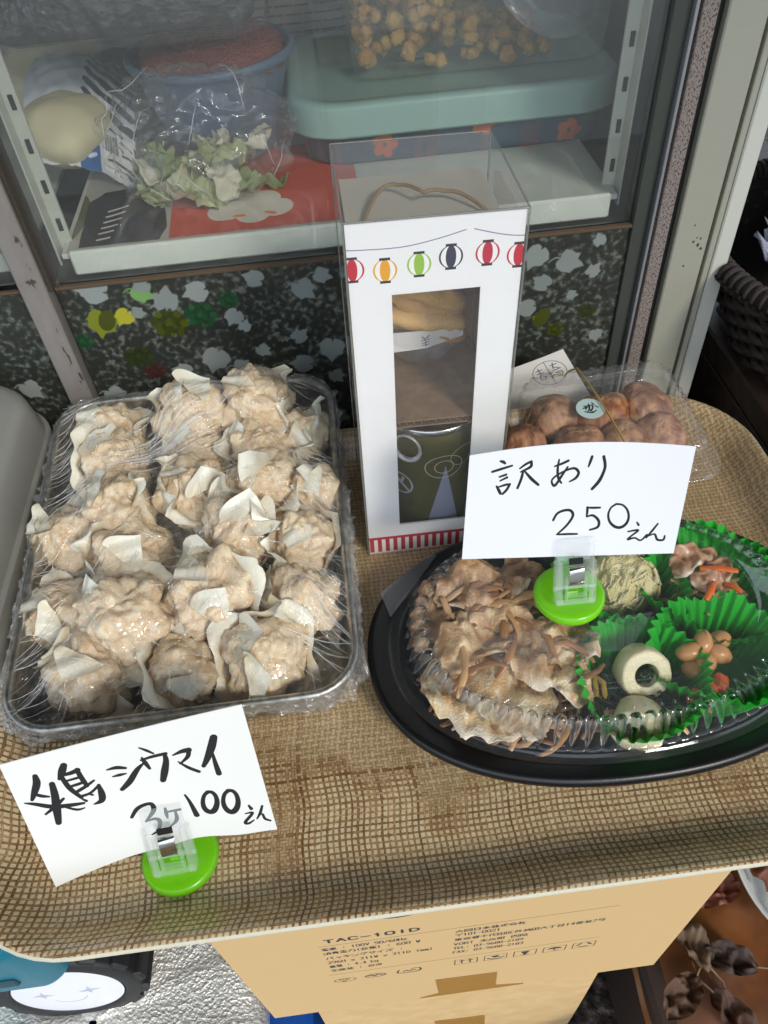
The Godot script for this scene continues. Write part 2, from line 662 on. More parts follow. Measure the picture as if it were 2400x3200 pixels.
	m = Mb.new()
	m.box(Vector3(399.2, 224, z - 13), Vector3(12.4, 1350, 40), 1.0)
	part("white_edge", m, mats.frame_white, cab, o)
	# specks of rust and dirt on the right post
	for s in [[374, 107, 0.8], [378, 104, 1.1], [376, 110, 0.6], [381, 101, 0.9], [379, 109, 0.7], [371, 88, 0.7], [372, 120, 0.5]]:
		m = Mb.new()
		m.blob(Vector3(s[0], s[1], z + 7.0), Vector3(s[2], s[2] * 1.3, 0.25), noise(int(s[0]), 0.5, 1), 0.3, 10, 6)
		part("rust_speck", m, M(C(70, 54, 40), 0.9), cab, o)
	# glass and the body of the cabinet
	m = Mb.new()
	m.box(Vector3(122, 509, z - 3), Vector3(411, 770, 3), 0.2)
	part("glass_door", m, mats.glass, cab, o)
	m = Mb.new()
	m.box(Vector3(-205, 509, z - 9), Vector3(196, 770, 3), 0.2)
	part("glass_door", m, mats.glass, cab, o)
	var inner := M(C(120, 122, 114), 0.6)
	m = Mb.new()
	m.box(Vector3(40, 224, -752), Vector3(740, 1350, 6), 0.5)
	part("back_wall", m, inner, cab, o)
	m = Mb.new()
	m.box(Vector3(400.5, 224, -572), Vector3(6, 1350, 356), 0.5)
	part("side_wall", m, inner, cab, o)
	m = Mb.new()
	m.box(Vector3(-307, 224, -562), Vector3(6, 1350, 374), 0.5)
	part("side_wall", m, inner, cab, o)
	m = Mb.new()
	m.box(Vector3(46, 905, -555), Vector3(724, 12, 400), 1)
	part("top_board", m, mats.frame, cab, o)
	# shelf with its upturned lip, and slotted uprights
	m = Mb.new()
	m.box(Vector3(122, 134, -560), Vector3(400, 4, 360), 0.5)
	m.box(Vector3(122, 131, -375.5), Vector3(386, 18, 5), 1.6)
	part("shelf", m, M(C(200, 206, 192), 0.45), cab, o)
	m = Mb.new()
	m.box(Vector3(-205, 124, -565), Vector3(190, 4, 350), 0.5)
	m.box(Vector3(-205, 132, -385.5), Vector3(190, 14, 5), 1.6)
	part("shelf", m, M(C(176, 180, 168), 0.45), cab, o)
	for x in [-77.0, 320.0]:
		m = Mb.new()
		m.box(Vector3(x, 515, -398), Vector3(9, 780, 3), 0.4)
		m.box(Vector3(x - 5.2 * signf(x - 100) * -1.0, 515, -392), Vector3(1.4, 780, 14), 0.3)
		var up := part("slotted_upright", m, M(C(186, 190, 176), 0.5), cab, o)
		for k in 16:
			m = Mb.new()
			m.box(Vector3(x + 0.5, 150 + k * 27, -396.2), Vector3(3, 9, 1.6), 0.2)
			part("slot", m, M(C(30, 30, 28), 0.8), up)


# ---------------------------------------------------------------- the serving tray
func weave(w: int, h: int) -> ImageTexture:
	# coarse jute cloth sealed under resin: pale threads over brown in the middle, brown threads over cream towards the edges
	var cx := PackedInt32Array()
	var fx := PackedFloat32Array()
	var tone := []
	var wide := []
	for k in 2:
		var a := PackedFloat32Array()
		var b := PackedFloat32Array()
		var run := 0.0
		for i in 260:
			if rng.randf() < 0.08:
				run = rng.randf_range(-1.0, 1.0)
			a.append(clampf(rng.randfn(0.0, 0.5) + run * 0.5, -1.0, 1.3))
			b.append(rng.randf_range(0.29, 0.42))
		tone.append(a)
		wide.append(b)
	var zn := noise(91, 0.0022, 3)
	var fn := noise(92, 0.05, 2)
	var wob := noise(93, 0.006, 2)
	var px := PackedByteArray()
	px.resize(w * h * 3)
	var p := 12.6
	var ta: PackedFloat32Array = tone[0]
	var tb: PackedFloat32Array = tone[1]
	var wa: PackedFloat32Array = wide[0]
	var wb: PackedFloat32Array = wide[1]
	var zr := PackedFloat32Array()
	for y in h:
		var oy := wob.get_noise_2d(500, y) * 9.0
		for x in w:
			if x % 16 == 0:
				var q := float(y) / h
				var zz := smoothstep(0.68, 0.88, q + 0.10 * zn.get_noise_2d(x * 2.0, y) / 0.5) + smoothstep(0.2, 0.07, float(x) / w)
				if y % 16 == 0:
					if zr.size() <= x / 16:
						zr.append(zz)
					else:
						zr[x / 16] = zz
			var z: float = clampf(zr[x / 16], 0.0, 1.0)
			var ox := wob.get_noise_2d(x * 0.3, 900) * 9.0
			var gx := (x + oy) / p + 4.0
			var gy := (y + ox) / p + 4.0
			var i := int(gx)
			var j := int(gy)
			var u := gx - i - 0.5
			var v := gy - j - 0.5
			var nar := 1.0 - 0.55 * z
			var du := absf(u) / (wa[i] * nar)
			var dv := absf(v) / (wb[j] * nar)
			var over := (i + j) % 2 == 0
			var t := 0.0
			var hit := 0.0
			if du < 1.0 and (over or dv >= 1.0):
				hit = 1.0 - du * du * 0.35
				t = ta[i]
				if not over and absf(v) < 0.5:
					hit *= 0.93
			elif dv < 1.0:
				hit = 1.0 - dv * dv * 0.35
				t = tb[j]
				if over and absf(u) < 0.5:
					hit *= 0.93
			var f := fn.get_noise_2d(x, y) * 16.0
			var r: float
			var g: float
			var b: float
			if hit > 0.0:
				# thread
				var zt := smoothstep(0.15, 0.85, z + t * 0.34 + 0.10)
				r = lerpf(208 + t * 12, 168 - t * 36, zt) * hit + f
				g = lerpf(181 + t * 13, 130 - t * 36, zt) * hit + f
				b = lerpf(138 + t * 15, 88 - t * 30, zt) * hit + f
			else:
				r = lerpf(168, 218, z) + f
				g = lerpf(138, 200, z) + f
				b = lerpf(98, 160, z) + f
			var k := (y * w + x) * 3
			px[k] = clampi(int(r), 0, 255)
			px[k + 1] = clampi(int(g), 0, 255)
			px[k + 2] = clampi(int(b), 0, 255)
	return ImageTexture.create_from_image(Image.create_from_data(w, h, false, Image.FORMAT_RGB8, px))


func build_tray() -> void:
	var cx := 142.0
	var cz := -124.5
	var wd := 500.0
	var dp := 335.0
	var prof := [[1.2, 22.0], [2.6, 22.3], [4.5, 21.4], [8, 18.0], [12, 12.6], [16, 7.6], [20, 3.8], [25, 1.4], [31, 0.3], [38, 0.0], [70, 0.0], [110, 0.0], [150, 0.0]]
	var rows := []
	for p in prof:
		rows.append(rring(wd - p[0] * 2, dp - p[0] * 2, maxf(66 - p[0] * 0.8, 12), p[1], cx, cz, 12, 10))
	var last := PackedVector3Array()
	for q in rows[0].size():
		last.append(Vector3(lerpf(rows[prof.size() - 1][q].x, cx, 0.9), 0, cz))
	rows.append(last)
	var wm := M(Color.WHITE, 0.3)
	wm.albedo_texture = weave(2000, 1340)
	wm.heightmap_enabled = true
	wm.heightmap_texture = wm.albedo_texture
	wm.heightmap_scale = 0.004
	var tray := thing("serving_tray", "big woven-pattern brown tray with a pale rim, carrying all the food", "tray", Vector3(cx, 0, cz))
	var o := Vector3(-cx, 0, -cz)
	var m := Mb.new()
	m.sheet(rows, true, false, func(_a, p: Vector3): return Vector2((p.x - cx) / wd + 0.5, (p.z - cz) / dp + 0.5))
	part("woven_bed", m, wm, tray, o)
	rows = []
	for p in [[40, -2.0], [28, -1.0], [16, 5.0], [8, 14.0], [2, 18.6], [0.2, 19.4], [0, 20.4], [0.5, 21.6], [1.2, 22.05]]:
		rows.append(rring(wd - p[0] * 2, dp - p[0] * 2, maxf(66 - p[0] * 0.8, 12), p[1], cx, cz, 12, 10))
	var low := PackedVector3Array()
	for q in rows[0].size():
		low.append(Vector3(lerpf(rows[0][q].x, cx, 0.95), -2, cz))
	rows.push_front(low)
	m = Mb.new()
	m.sheet(rows, true, true)
	part("rim_edge", m, grain(M(C(206, 200, 178), 0.5), mats.fine, 40, 0.03), tray, o)


# ---------------------------------------------------------------- steel pan of shumai under cling film
func pan_y(z: float) -> float:   # the pan's rim: its back end rests on the tray's rim
	return 33.0 + (-67.0 - z) * 0.092


func build_vat() -> void:
	var cx := 2.0
	var cz := -190.0
	var wd := 192.0
	var dp := 246.0
	var pan := thing("metal_pan", "shallow rectangular stainless steel pan full of shumai on the left of the tray", "pan", Vector3(cx, 0, cz))
	var o := Vector3(-cx, 0, -cz)
	var slope := func(r: PackedVector3Array) -> PackedVector3Array:
		for i in r.size():
			r[i].y += pan_y(r[i].z)
		return r
	var rows := []
	for p in [[0, -0.5], [-1.6, -2.2], [-2.4, -0.4], [-1.6, 1.4], [0.2, 2.0], [1.8, 1.0], [2.6, -1.5], [4.5, -18], [6.5, -26], [10, -30], [15, -31.6], [26, -32], [60, -32], [90, -32]]:
		rows.append(slope.call(rring(wd - p[0] * 2, dp - p[0] * 2, maxf(27 - p[0] * 0.9, 3), p[1], cx, cz, 9, 8)))
	var m := Mb.new()
	m.sheet(rows, true, false)
	var st := M(C(206, 204, 198), 0.42, {"metallic": 1.0})
	var brushed := ntex(51, 0.02, 512, 4, [[0.3, 0.7], [Color(0.75, 0.75, 0.75), Color(1, 1, 1)]])
	st.albedo_texture = brushed
	st.uv1_triplanar = true
	st.uv1_scale = Vector3(12, 12, 12)
	part("pan_body", m, st, pan, o)
	rows = []
	for p in [[2.2, -2.2], [3.6, -18], [5.5, -27], [9, -31.5], [15, -32.6], [60, -32.8], [94, -32.8]]:
		rows.append(slope.call(rring(wd - p[0] * 2, dp - p[0] * 2, maxf(27 - p[0] * 0.9, 2), p[1], cx, cz, 9, 8)))
	m = Mb.new()
	m.sheet(rows, true, true)
	part("pan_outside", m, st, pan, o)

	# the shumai: centre, size, lean, and how each is told apart
	var list := [
		[-60, 46, -288, 21, "yellowish shumai in the back left corner of the pan, blurred by the film"],
		[2, 56, -284, 22, "big shumai in the pan's back row with a broad white flap"],
		[46, 62, -284, 20, "highest shumai, at the middle of the pan's back edge, lifting the film"],
		[76, 47, -262, 17, "shumai near the back right corner of the pan, beside the highest one"],
		[-52, 46, -254, 20, "shumai in the second row at the pan's left, in front of the yellowish one"],
		[4, 43, -258, 18, "shumai under the long diagonal film creases at the middle of the second row"],
		[48, 50, -249, 18, "lumpy shumai just in front of the highest one"],
		[4, 45, -218, 20, "shumai in the middle of the third row, with a small pointed flap at its right"],
		[48, 47, -216, 22, "large shumai with a curled white flap right of the pan's centre line, third row"],
		[80, 38, -214, 17, "shumai touching the pan's right wall in the third row"],
		[-46, 46, -211, 20, "shumai with two broad white flaps on top, third row from the back, left side"],
		[-78, 30, -202, 21, "tall shumai leaning on the pan's left wall, halfway to the front"],
		[-36, 37, -178, 21, "shumai with a small square white flap, just left of the pan's centre"],
		[32, 44, -180, 21, "shumai at the pan's centre with white flaps spread to both sides like wings"],
		[72, 32, -176, 19, "greyish shumai at the pan's right wall, behind the one with a torn white flap"],
		[-74, 24, -148, 19, "shumai at the left wall in the second row from the front"],
		[-32, 38, -130, 23, "large ragged shumai in the middle of the second row from the front, left of centre"],
		[18, 40, -137, 22, "shumai right of the large ragged one, with a wide hanging white flap"],
		[68, 30, -131, 21, "round shumai at the right wall with one big white flap on its top right"],
		[-56, 22, -103, 20, "shumai in the front left corner of the pan"],
		[-2, 22, -98, 19, "shumai in the middle of the pan's front row, mostly hidden by film creases"],
		[46, 26, -98, 21, "shumai at the right end of the pan's front row"],
	]
	var meat := M(Color.WHITE, 0.34, {"vertex_color_use_as_albedo": true, "subsurf_scatter_enabled": true, "subsurf_scatter_strength": 0.12})
	grain(meat, mats.fine, 60.0, 0.05)
	var skin := M(Color.WHITE, 0.36, {"vertex_color_use_as_albedo": true, "subsurf_scatter_enabled": true, "subsurf_scatter_strength": 0.15, "cull_mode": BaseMaterial3D.CULL_DISABLED})
	grain(skin, mats.fine, 30.0, 0.03)
	for k in list.size():
		var s: Array = list[k]
		shumai(Vector3(s[0], s[1], s[2]), s[3] * 1.13, k, s[4], meat, skin)

	# flaps of wrapper that came loose
	build_film(cx, cz, wd, dp, list)


func shumai(at: Vector3, r: float, sd: int, label: String, meat: Material, skin: Material) -> void:
	var g := RandomNumberGenerator.new()
	g.seed = 400 + sd * 13
	var lean := Vector3(g.randf_range(-1, 1), 0, g.randf_range(-0.2, 1.0)).normalized()
	var ang := g.randf_range(0.15, 1.05)
	var b := Basis(Vector3.UP.cross(lean).normalized(), ang) * Basis(Vector3.UP, g.randf() * TAU)
	var t := thing("shumai", label, "dumpling", at, "shumai in the steel pan")
	var n1 := noise(700 + sd, 0.09, 2)
	var n2 := noise(800 + sd, 0.26, 2)
	var c1 := L(234, 210, 174)
	var c2 := L(222, 190, 150)
	var c3 := L(236, 220, 192)
	var m := Mb.new()
	var rad := Vector3(r * g.randf_range(0.9, 1.04), r * 0.88, r * g.randf_range(0.88, 1.0))
	m.grid(72, 46, func(s: float, u: float):
		var d := Vector3(sin(PI * u) * cos(TAU * s), cos(PI * u), sin(PI * u) * sin(TAU * s))
		var p: Vector3 = d * rad
		return b * (p * (1.0 + 0.40 * n1.get_noise_3dv(p * 0.5) + 0.10 * n1.get_noise_3dv(p * 2.0 + Vector3(40, 0, 0)) + 0.05 * n2.get_noise_3dv(p * 0.8)))
	, true, true, null, func(_a, p: Vector3):
		var q := n1.get_noise_3dv(p * 2.2 + Vector3(90, 0, 0))
		return c1.lerp(c2, clampf(q * 2.0, 0, 1)).lerp(c3, clampf(-q * 2.0, 0, 1)))
	part("filling", m, meat, t)
	# the wrapper: a square sheet pressed round the filling from below, its edge frilled, its four corners free
	m = Mb.new()
	var rr := r * 1.0
	var half := rr * g.randf_range(1.6, 1.9)
	var d0 := rr * g.randf_range(1.22, 1.5)
	var pleats := 6 + g.randi() % 4
	var ph := g.randf() * TAU
	var fold := []   # per corner: how far it turns outwards (negative: laid over the meat), length, sideways drift
	for q in 4:
		fold.append(Vector3(g.randf_range(-1.0, -0.5) if g.randf() < 0.5 else g.randf_range(0.35, 1.0), g.randf_range(0.8, 1.2), g.randf_range(-0.5, 0.5)))
	var white := L(240, 232, 212)
	var wet := L(232, 214, 180)
	var n3 := noise(900 + sd, 0.03, 1)
	m.grid(80, 24, func(s: float, u: float):
		var a: float = TAU * s
		var cs := maxf(absf(cos(a)), absf(sin(a)))
		var ext: float = half / cs * (1.0 + 0.05 * n3.get_noise_2d(cos(a) * 40, sin(a) * 40 + 50))
		var d := u * ext
		var e := maxf(0.0, d - d0)
		var f := minf(d, d0) / rr
		var qa := fposmod(a + PI / 4, TAU) / (PI / 2)
		var q0: Vector3 = fold[int(qa) % 4]
		var near := sin(PI * (qa - floorf(qa)))          # 1 at the corner, 0 halfway to the next
		var turn: float = lerpf(0.25, q0.x, near)
		var ee: float = e * lerpf(1.0, q0.y, near)
		var hug := rr * (1.03 + 0.06 * n1.get_noise_3dv(Vector3(cos(a), f, sin(a)) * 22) + 0.05 * sin(a * pleats + ph) * smoothstep(0.6, 1.5, f))
		var p := Vector3(sin(f) * cos(a), -cos(f) * 0.9, sin(f) * sin(a)) * hug
		var side := Vector3(-sin(a), 0, cos(a))
		# the free part follows the heap (over) or bends away from it (out), with a soft roll at its end
		var ff: float = f + ee / rr * 0.9
		var over := Vector3(sin(ff) * cos(a), -cos(ff) * 0.93, sin(ff) * sin(a)) * (hug * (1.0 + 0.16 * smoothstep(0.0, rr * 0.5, ee)))
		var tang := Vector3(cos(a) * cos(f), sin(f), sin(a) * cos(f))
		var flat := Vector3(cos(a), 0.35, sin(a)).normalized()
		var out := p + tang.slerp(flat, smoothstep(0.0, rr * 0.8, ee)) * ee * 0.9 - Vector3.UP * 0.25 * ee * ee / rr
		p = over.lerp(out, smoothstep(-0.45, 0.45, turn))
		p += side * (q0.z * near * ee * 0.5 + 1.1 * sin(ee * 0.35 + ph) * smoothstep(0.0, rr * 0.5, ee))
		p += Vector3(cos(a), 0.5, sin(a)) * 1.3 * sin(ee * 0.45 + a * 2.0) * smoothstep(0.0, rr * 0.4, ee)
		# the film presses loose corners against the heap, and the pan's walls hold them in
		var w: Vector3 = b * p.limit_length(rr * 1.55) + at
		w.x = clampf(w.x, -92.0, 96.0)
		w.z = clampf(w.z, -309.0, -71.0)
		return w - at
	, true, false, null, func(a, p: Vector3):
		var rel: float = p.length() / rr
		return wet.lerp(white, smoothstep(1.0, 1.2, rel)))
	part("wrapper", m, skin, t)
	# torn, curled corners of wrapper lying on top
	for q in 1 + sd % 2:
		var az := g.randf_range(-0.6, PI + 0.6)
		var el := g.randf_range(0.15, 1.0)
		var up := Vector3(cos(az) * sin(el), cos(el), sin(az) * sin(el))
		var tx := up.cross(Vector3(g.randf_range(-1, 1), 0.2, g.randf_range(-1, 1))).normalized()
		var tz := tx.cross(up)
		var ln := r * g.randf_range(0.6, 0.9)
		var wd := r * g.randf_range(0.55, 0.8)
		var roll := g.randf_range(-0.5, 0.9)
		var bend := g.randf_range(0.1, 0.7)
		m = Mb.new()
		for lay in [0.0, -0.45]:
			m.grid(14, 16, func(s: float, u: float):
				var x: float = (s - 0.5) * 2.0 * wd * (1.0 - pow(u, 1.7)) * (0.75 + 0.25 * sin(u * 3.0 + roll))
				var y: float = r * 0.03 + bend * ln * u * u * 0.8 + roll * x * x / r - 0.5 * x * x / r * (1.0 - u) + lay + 0.9 * sin(x * 0.4 + u * 5.0)
				return up * (r * 0.98 + y) + tx * x + tz * (u - 0.3) * ln
			, false, false, null, func(a, p: Vector3): return white.lerp(wet, 0.75 * smoothstep(0.55, 0.0, a.y)))
		part("wrapper_corner", m, skin, t)


func build_film(cx: float, cz: float, wd: float, dp: float, list: Array) -> void:
	# stretched over the shumai: a membrane held by the pan's rim, relaxed over the tops
	var nx := 78
	var nz := 98
	var h := PackedFloat32Array()
	var lo := PackedFloat32Array()
	var edge := PackedByteArray()
	for j in nz + 1:
		for i in nx + 1:
			var x := cx + (float(i) / nx - 0.5) * (wd + 4)
			var z := cz + (float(j) / nz - 0.5) * (dp + 4)
			# outside the rounded corners counts as the rim
			var qx := maxf(absf(x - cx) - (wd * 0.5 + 1 - 27), 0.0)
			var qz := maxf(absf(z - cz) - (dp * 0.5 + 1 - 27), 0.0)
			var rim := Vector2(qx, qz).length() > 27.0 or i == 0 or j == 0 or i == nx or j == nz
			var top := pan_y(z) - 14.0
			for s in list:
				var d := Vector2(x - s[0], z - s[2]).length()
				var r: float = s[3] * 1.3
				if d < r:
					top = maxf(top, s[1] + sqrt(r * r - d * d) * 0.92 - s[3] * 0.02)
			lo.append(top)
			edge.append(1 if rim else 0)
			h.append(pan_y(z) + 2.4 if rim else maxf(top, pan_y(z) + 1.0))
	for it in 70:
		for j in range(1, nz):
			for i in range(1, nx):
				var k := j * (nx + 1) + i
				if edge[k] == 0:
					h[k] = maxf(lo[k], 0.25 * (h[k - 1] + h[k + 1] + h[k - nx - 1] + h[k + nx + 1]) - 0.10)
	var w1 := noise(61, 0.5, 2)
	var w2 := noise(62, 0.05, 2)
	var gathers := [[20.0, -160.0, 60.0, 0.9], [-14.0, -92.0, 45.0, 1.2], [-30.0, -238.0, 75.0, 1.1], [66.0, -104.0, 50.0, 1.0], [50.0, -292.0, 40.0, 0.8]]
	var film := thing("cling_film", "clear wrinkled cling film stretched over the steel pan of shumai", "plastic wrap", Vector3(cx, 0, cz))
	var o := Vector3(-cx, 0, -cz)
	var m := Mb.new()
	m.grid(230, 290, func(s: float, t: float):
		var fx: float = s * nx
		var fz: float = t * nz
		var i := mini(int(fx), nx - 1)
		var j := mini(int(fz), nz - 1)
		var a := fx - i
		var c := fz - j
		var k := j * (nx + 1) + i
		var y: float = lerpf(lerpf(h[k], h[k + 1], a), lerpf(h[k + nx + 1], h[k + nx + 2], a), c)
		var x: float = cx + (s - 0.5) * (wd + 4)
		var z: float = cz + (t - 0.5) * (dp + 4)
		# rounded corners
		var qx := maxf(absf(x - cx) - (wd * 0.5 + 1 - 27), 0.0)
		var qz := maxf(absf(z - cz) - (dp * 0.5 + 1 - 27), 0.0)
		var ql := Vector2(qx, qz).length()
		if ql > 28.0:
			x -= signf(x - cx) * qx * (1.0 - 28.0 / ql)
			z -= signf(z - cz) * qz * (1.0 - 28.0 / ql)
		var wr := 0.0
		for g in gathers:
			var dx: float = x - g[0]
			var dz: float = z - g[1]
			var r := sqrt(dx * dx + dz * dz)
			var an := atan2(dz, dx)
			wr += absf(w1.get_noise_2d(an * 26.0 + g[0], r * 0.06)) * g[3] * exp(-r / g[2] * 1.0) * 1.5
		var bx := minf(wd * 0.5 - absf(x - cx), 60.0)
		var bz := minf(dp * 0.5 - absf(z - cz), 60.0)
		wr += 0.45 * w1.get_noise_2d(z * 0.9, bx * 0.03 + 40) * exp(-bx / 22.0) + 0.5 * w1.get_noise_2d(x * 0.9, bz * 0.03 + 80) * exp(-bz / 26.0)
		wr += 0.6 * w2.get_noise_2d(x, z) + 0.6 * absf(w1.get_noise_2d(x * 0.22 + z * 0.5, z * 0.09 - x * 0.05))
		return Vector3(x, y + wr + 0.5, z)
	, false, false)
	# fine pulled creases: lines running out from the gathers and in from the rim
	var hy := func(x: float, z: float) -> float:
		var fx := clampf((x - cx) / (wd + 4) + 0.5, 0.0, 0.9999) * nx
		var fz := clampf((z - cz) / (dp + 4) + 0.5, 0.0, 0.9999) * nz
		var i := int(fx)
		var j := int(fz)
		var k := j * (nx + 1) + i
		return lerpf(lerpf(h[k], h[k + 1], fx - i), lerpf(h[k + nx + 1], h[k + nx + 2], fx - i), fz - j) + 0.9
	var segs := []
	var ink := Ink.new(1024, 1280, Color(0.3, 0.3, 0.3))
	var g2 := RandomNumberGenerator.new()
	g2.seed = 17
	var spots := [[20.0, -160.0, 34.0, 150], [-14.0, -92.0, 30.0, 130], [-36.0, -232.0, 40.0, 120], [66.0, -104.0, 34.0, 130], [50.0, -292.0, 30.0, 80], [-60.0, -150.0, 34.0, 110], [60.0, -200.0, 34.0, 110]]
	for s in list:
		spots.append([s[0], s[2], s[3] * 1.3, 46])
	var to_px := func(x: float, z: float) -> Vector2: return Vector2((x - cx) / (wd + 4) + 0.5, (z - cz) / (dp + 4) + 0.5) * Vector2(1024, 1280)
	for s in spots:
		for k in s[3]:
			var a := g2.randf() * TAU
			var r0: float = s[2] * g2.randf_range(0.15, 0.9)
			var r1: float = r0 + s[2] * g2.randf_range(0.2, 0.8)
			var w := g2.randf_range(0.8, 2.2)
			var t := g2.randf_range(0.45, 1.0)
			if k % 6 == 0:
				segs.append([Vector2(s[0] + cos(a) * r0, s[1] + sin(a) * r0), Vector2(s[0] + cos(a + 0.05) * r1, s[1] + sin(a + 0.05) * r1), t])
			var p0: Vector2 = to_px.call(s[0] + cos(a) * r0, s[1] + sin(a) * r0)
			var p1: Vector2 = to_px.call(s[0] + cos(a + 0.05) * r1, s[1] + sin(a + 0.05) * r1)
			for q in 3:
				var c := lerpf(0.3, t, (q + 1) / 3.0)
				var v := (w + 1.2) * (2.4 - q * 0.8)
				ink.stroke([Vector3(p0.x, p0.y, v), Vector3(p1.x, p1.y, v * 0.5)], Color(c, c, c))
	for k in 420:   # in from the rim
		var left := k % 2 == 0
		var x := cx + (wd * 0.5 - 2.0) * (-1.0 if left else 1.0)
		var z := g2.randf_range(cz - dp * 0.5, cz + dp * 0.5)
		var l := g2.randf_range(10, 42)
		var t := g2.randf_range(0.4, 0.9)
		var lean := g2.randf_range(0.2, 1.5)
		if k % 3 == 0:
			segs.append([Vector2(x, z), Vector2(x + (l if left else -l), z - l * lean), t])
		var p0: Vector2 = to_px.call(x, z)
		var p1: Vector2 = to_px.call(x + (l if left else -l), z - l * lean)
		for q in 3:
			var c := lerpf(0.3, t, (q + 1) / 3.0)
			ink.stroke([Vector3(p0.x, p0.y, 7.0 - q * 2.4), Vector3(p1.x, p1.y, 3.0 - q)], Color(c, c, c))
	for k in 130:   # the long pull across the back half
		var o1 := g2.randfn(0.0, 9.0)
		var t := g2.randf_range(0.45, 1.0)
		var u := g2.randf_range(0.0, 0.7)
		var q0 := Vector2(-52, -232 + o1 * 0.5).lerp(Vector2(40, -276 + o1 * 2.0), u)
		var q1 := Vector2(-52, -232 + o1 * 0.5).lerp(Vector2(40, -276 + o1 * 2.0), u + g2.randf_range(0.15, 0.4))
		segs.append([q0, q1, t])
		var p0: Vector2 = to_px.call(q0.x, q0.y)
		var p1: Vector2 = to_px.call(q1.x, q1.y)
		for q in 3:
			var c := lerpf(0.3, t, (q + 1) / 3.0)
			ink.stroke([Vector3(p0.x, p0.y, 6.0 - q * 2.0), Vector3(p1.x, p1.y, 3.0 - q)], Color(c, c, c))
	var taut := M(C(240, 240, 235, 0.03), 0.08)
	taut.heightmap_enabled = true
	taut.heightmap_texture = ink.done(1024, 1280)
	taut.heightmap_scale = 0.09
	part("stretched_film", m, taut, film, o)
	# where the film is bunched it lies double in thin pale folds
	m = Mb.new()
	for q in segs:
		var p0: Vector2 = q[0]
		var p1: Vector2 = q[1]
		var mid := (p0 + p1) * 0.5
		if maxf(absf(p0.x - cx), absf(p1.x - cx)) > wd * 0.5 or absf(p1.y - cz) > dp * 0.5 or absf(p0.y - cz) > dp * 0.5:
			continue
		var path := []
		var rad := []
		for e in 6:
			var w := p0.lerp(p1, e / 5.0)
			path.append(Vector3(w.x, hy.call(w.x, w.y), w.y))
			rad.append((0.05 + 0.24 * q[2] * q[2]) * (1.0 - absf(e - 2.0) / 4.5))
		m.tube(path, rad, 5)
	var folds := part("film_folds", m, mats.fold, film, o)
	folds.set_meta("kind", "stuff")
	# the loose edge, crumpled down round the rim
	m = Mb.new()
	var ring := rring(wd + 4, dp + 4, 28, 0, cx, cz, 24, 60)
	var w3 := noise(64, 0.11, 3)
	var n := ring.size()
	var rows := []
	for j in 19:
		var r := PackedVector3Array()
		for i in n:
			var p := ring[i]
			var q := Vector3(p.x - cx, 0, p.z - cz).normalized()
			var drop := j / 18.0
			var a := absf(w3.get_noise_3d(p.x * 0.8, p.z * 0.8, drop * 12)) * 2.2 - 0.5
			var b := absf(w3.get_noise_3d(p.x * 0.8 + 300, p.z * 0.8, drop * 12)) * 2.4 - 0.4
			var full := 8.0 + 7.0 * w3.get_noise_2d(p.x * 0.25, p.z * 0.25) + 9.0 * smoothstep(40.0, 96.0, p.x) * smoothstep(-130.0, -70.0, p.z)
			r.append(p + Vector3(0, pan_y(p.z) + 2.6 - full * drop + a * 3.0 * minf(drop * 3, 1), 0) + q * (2.0 * sin(drop * PI) + b * 4.5 * minf(drop * 3, 1) + 1.2 * drop))
		rows.append(r)
	m.sheet(rows, true, false)
	part("crumpled_edge", m, mats.crumple, film, o)


# ---------------------------------------------------------------- tall gift box with a can and a snack in it
func lantern(i: Ink, x: float, y: float, c: Color) -> void:
	var dark := C(38, 36, 44)
	i.oval(Vector2(x, y), Vector2(5.8, 5.9), c)
	i.oval(Vector2(x, y), Vector2(4.9, 5.7), C(244, 242, 238))
	i.oval(Vector2(x, y), Vector2(2.5, 5.9), c)
	for s in [-1.0, 1.0]:
		i.poly(PackedVector2Array([Vector2(x - 2.6, y + s * 6.0 - 0.65), Vector2(x + 2.6, y + s * 6.0 - 0.65), Vector2(x + 2.6, y + s * 6.0 + 0.65), Vector2(x - 2.6, y + s * 6.0 + 0.65)]), dark)


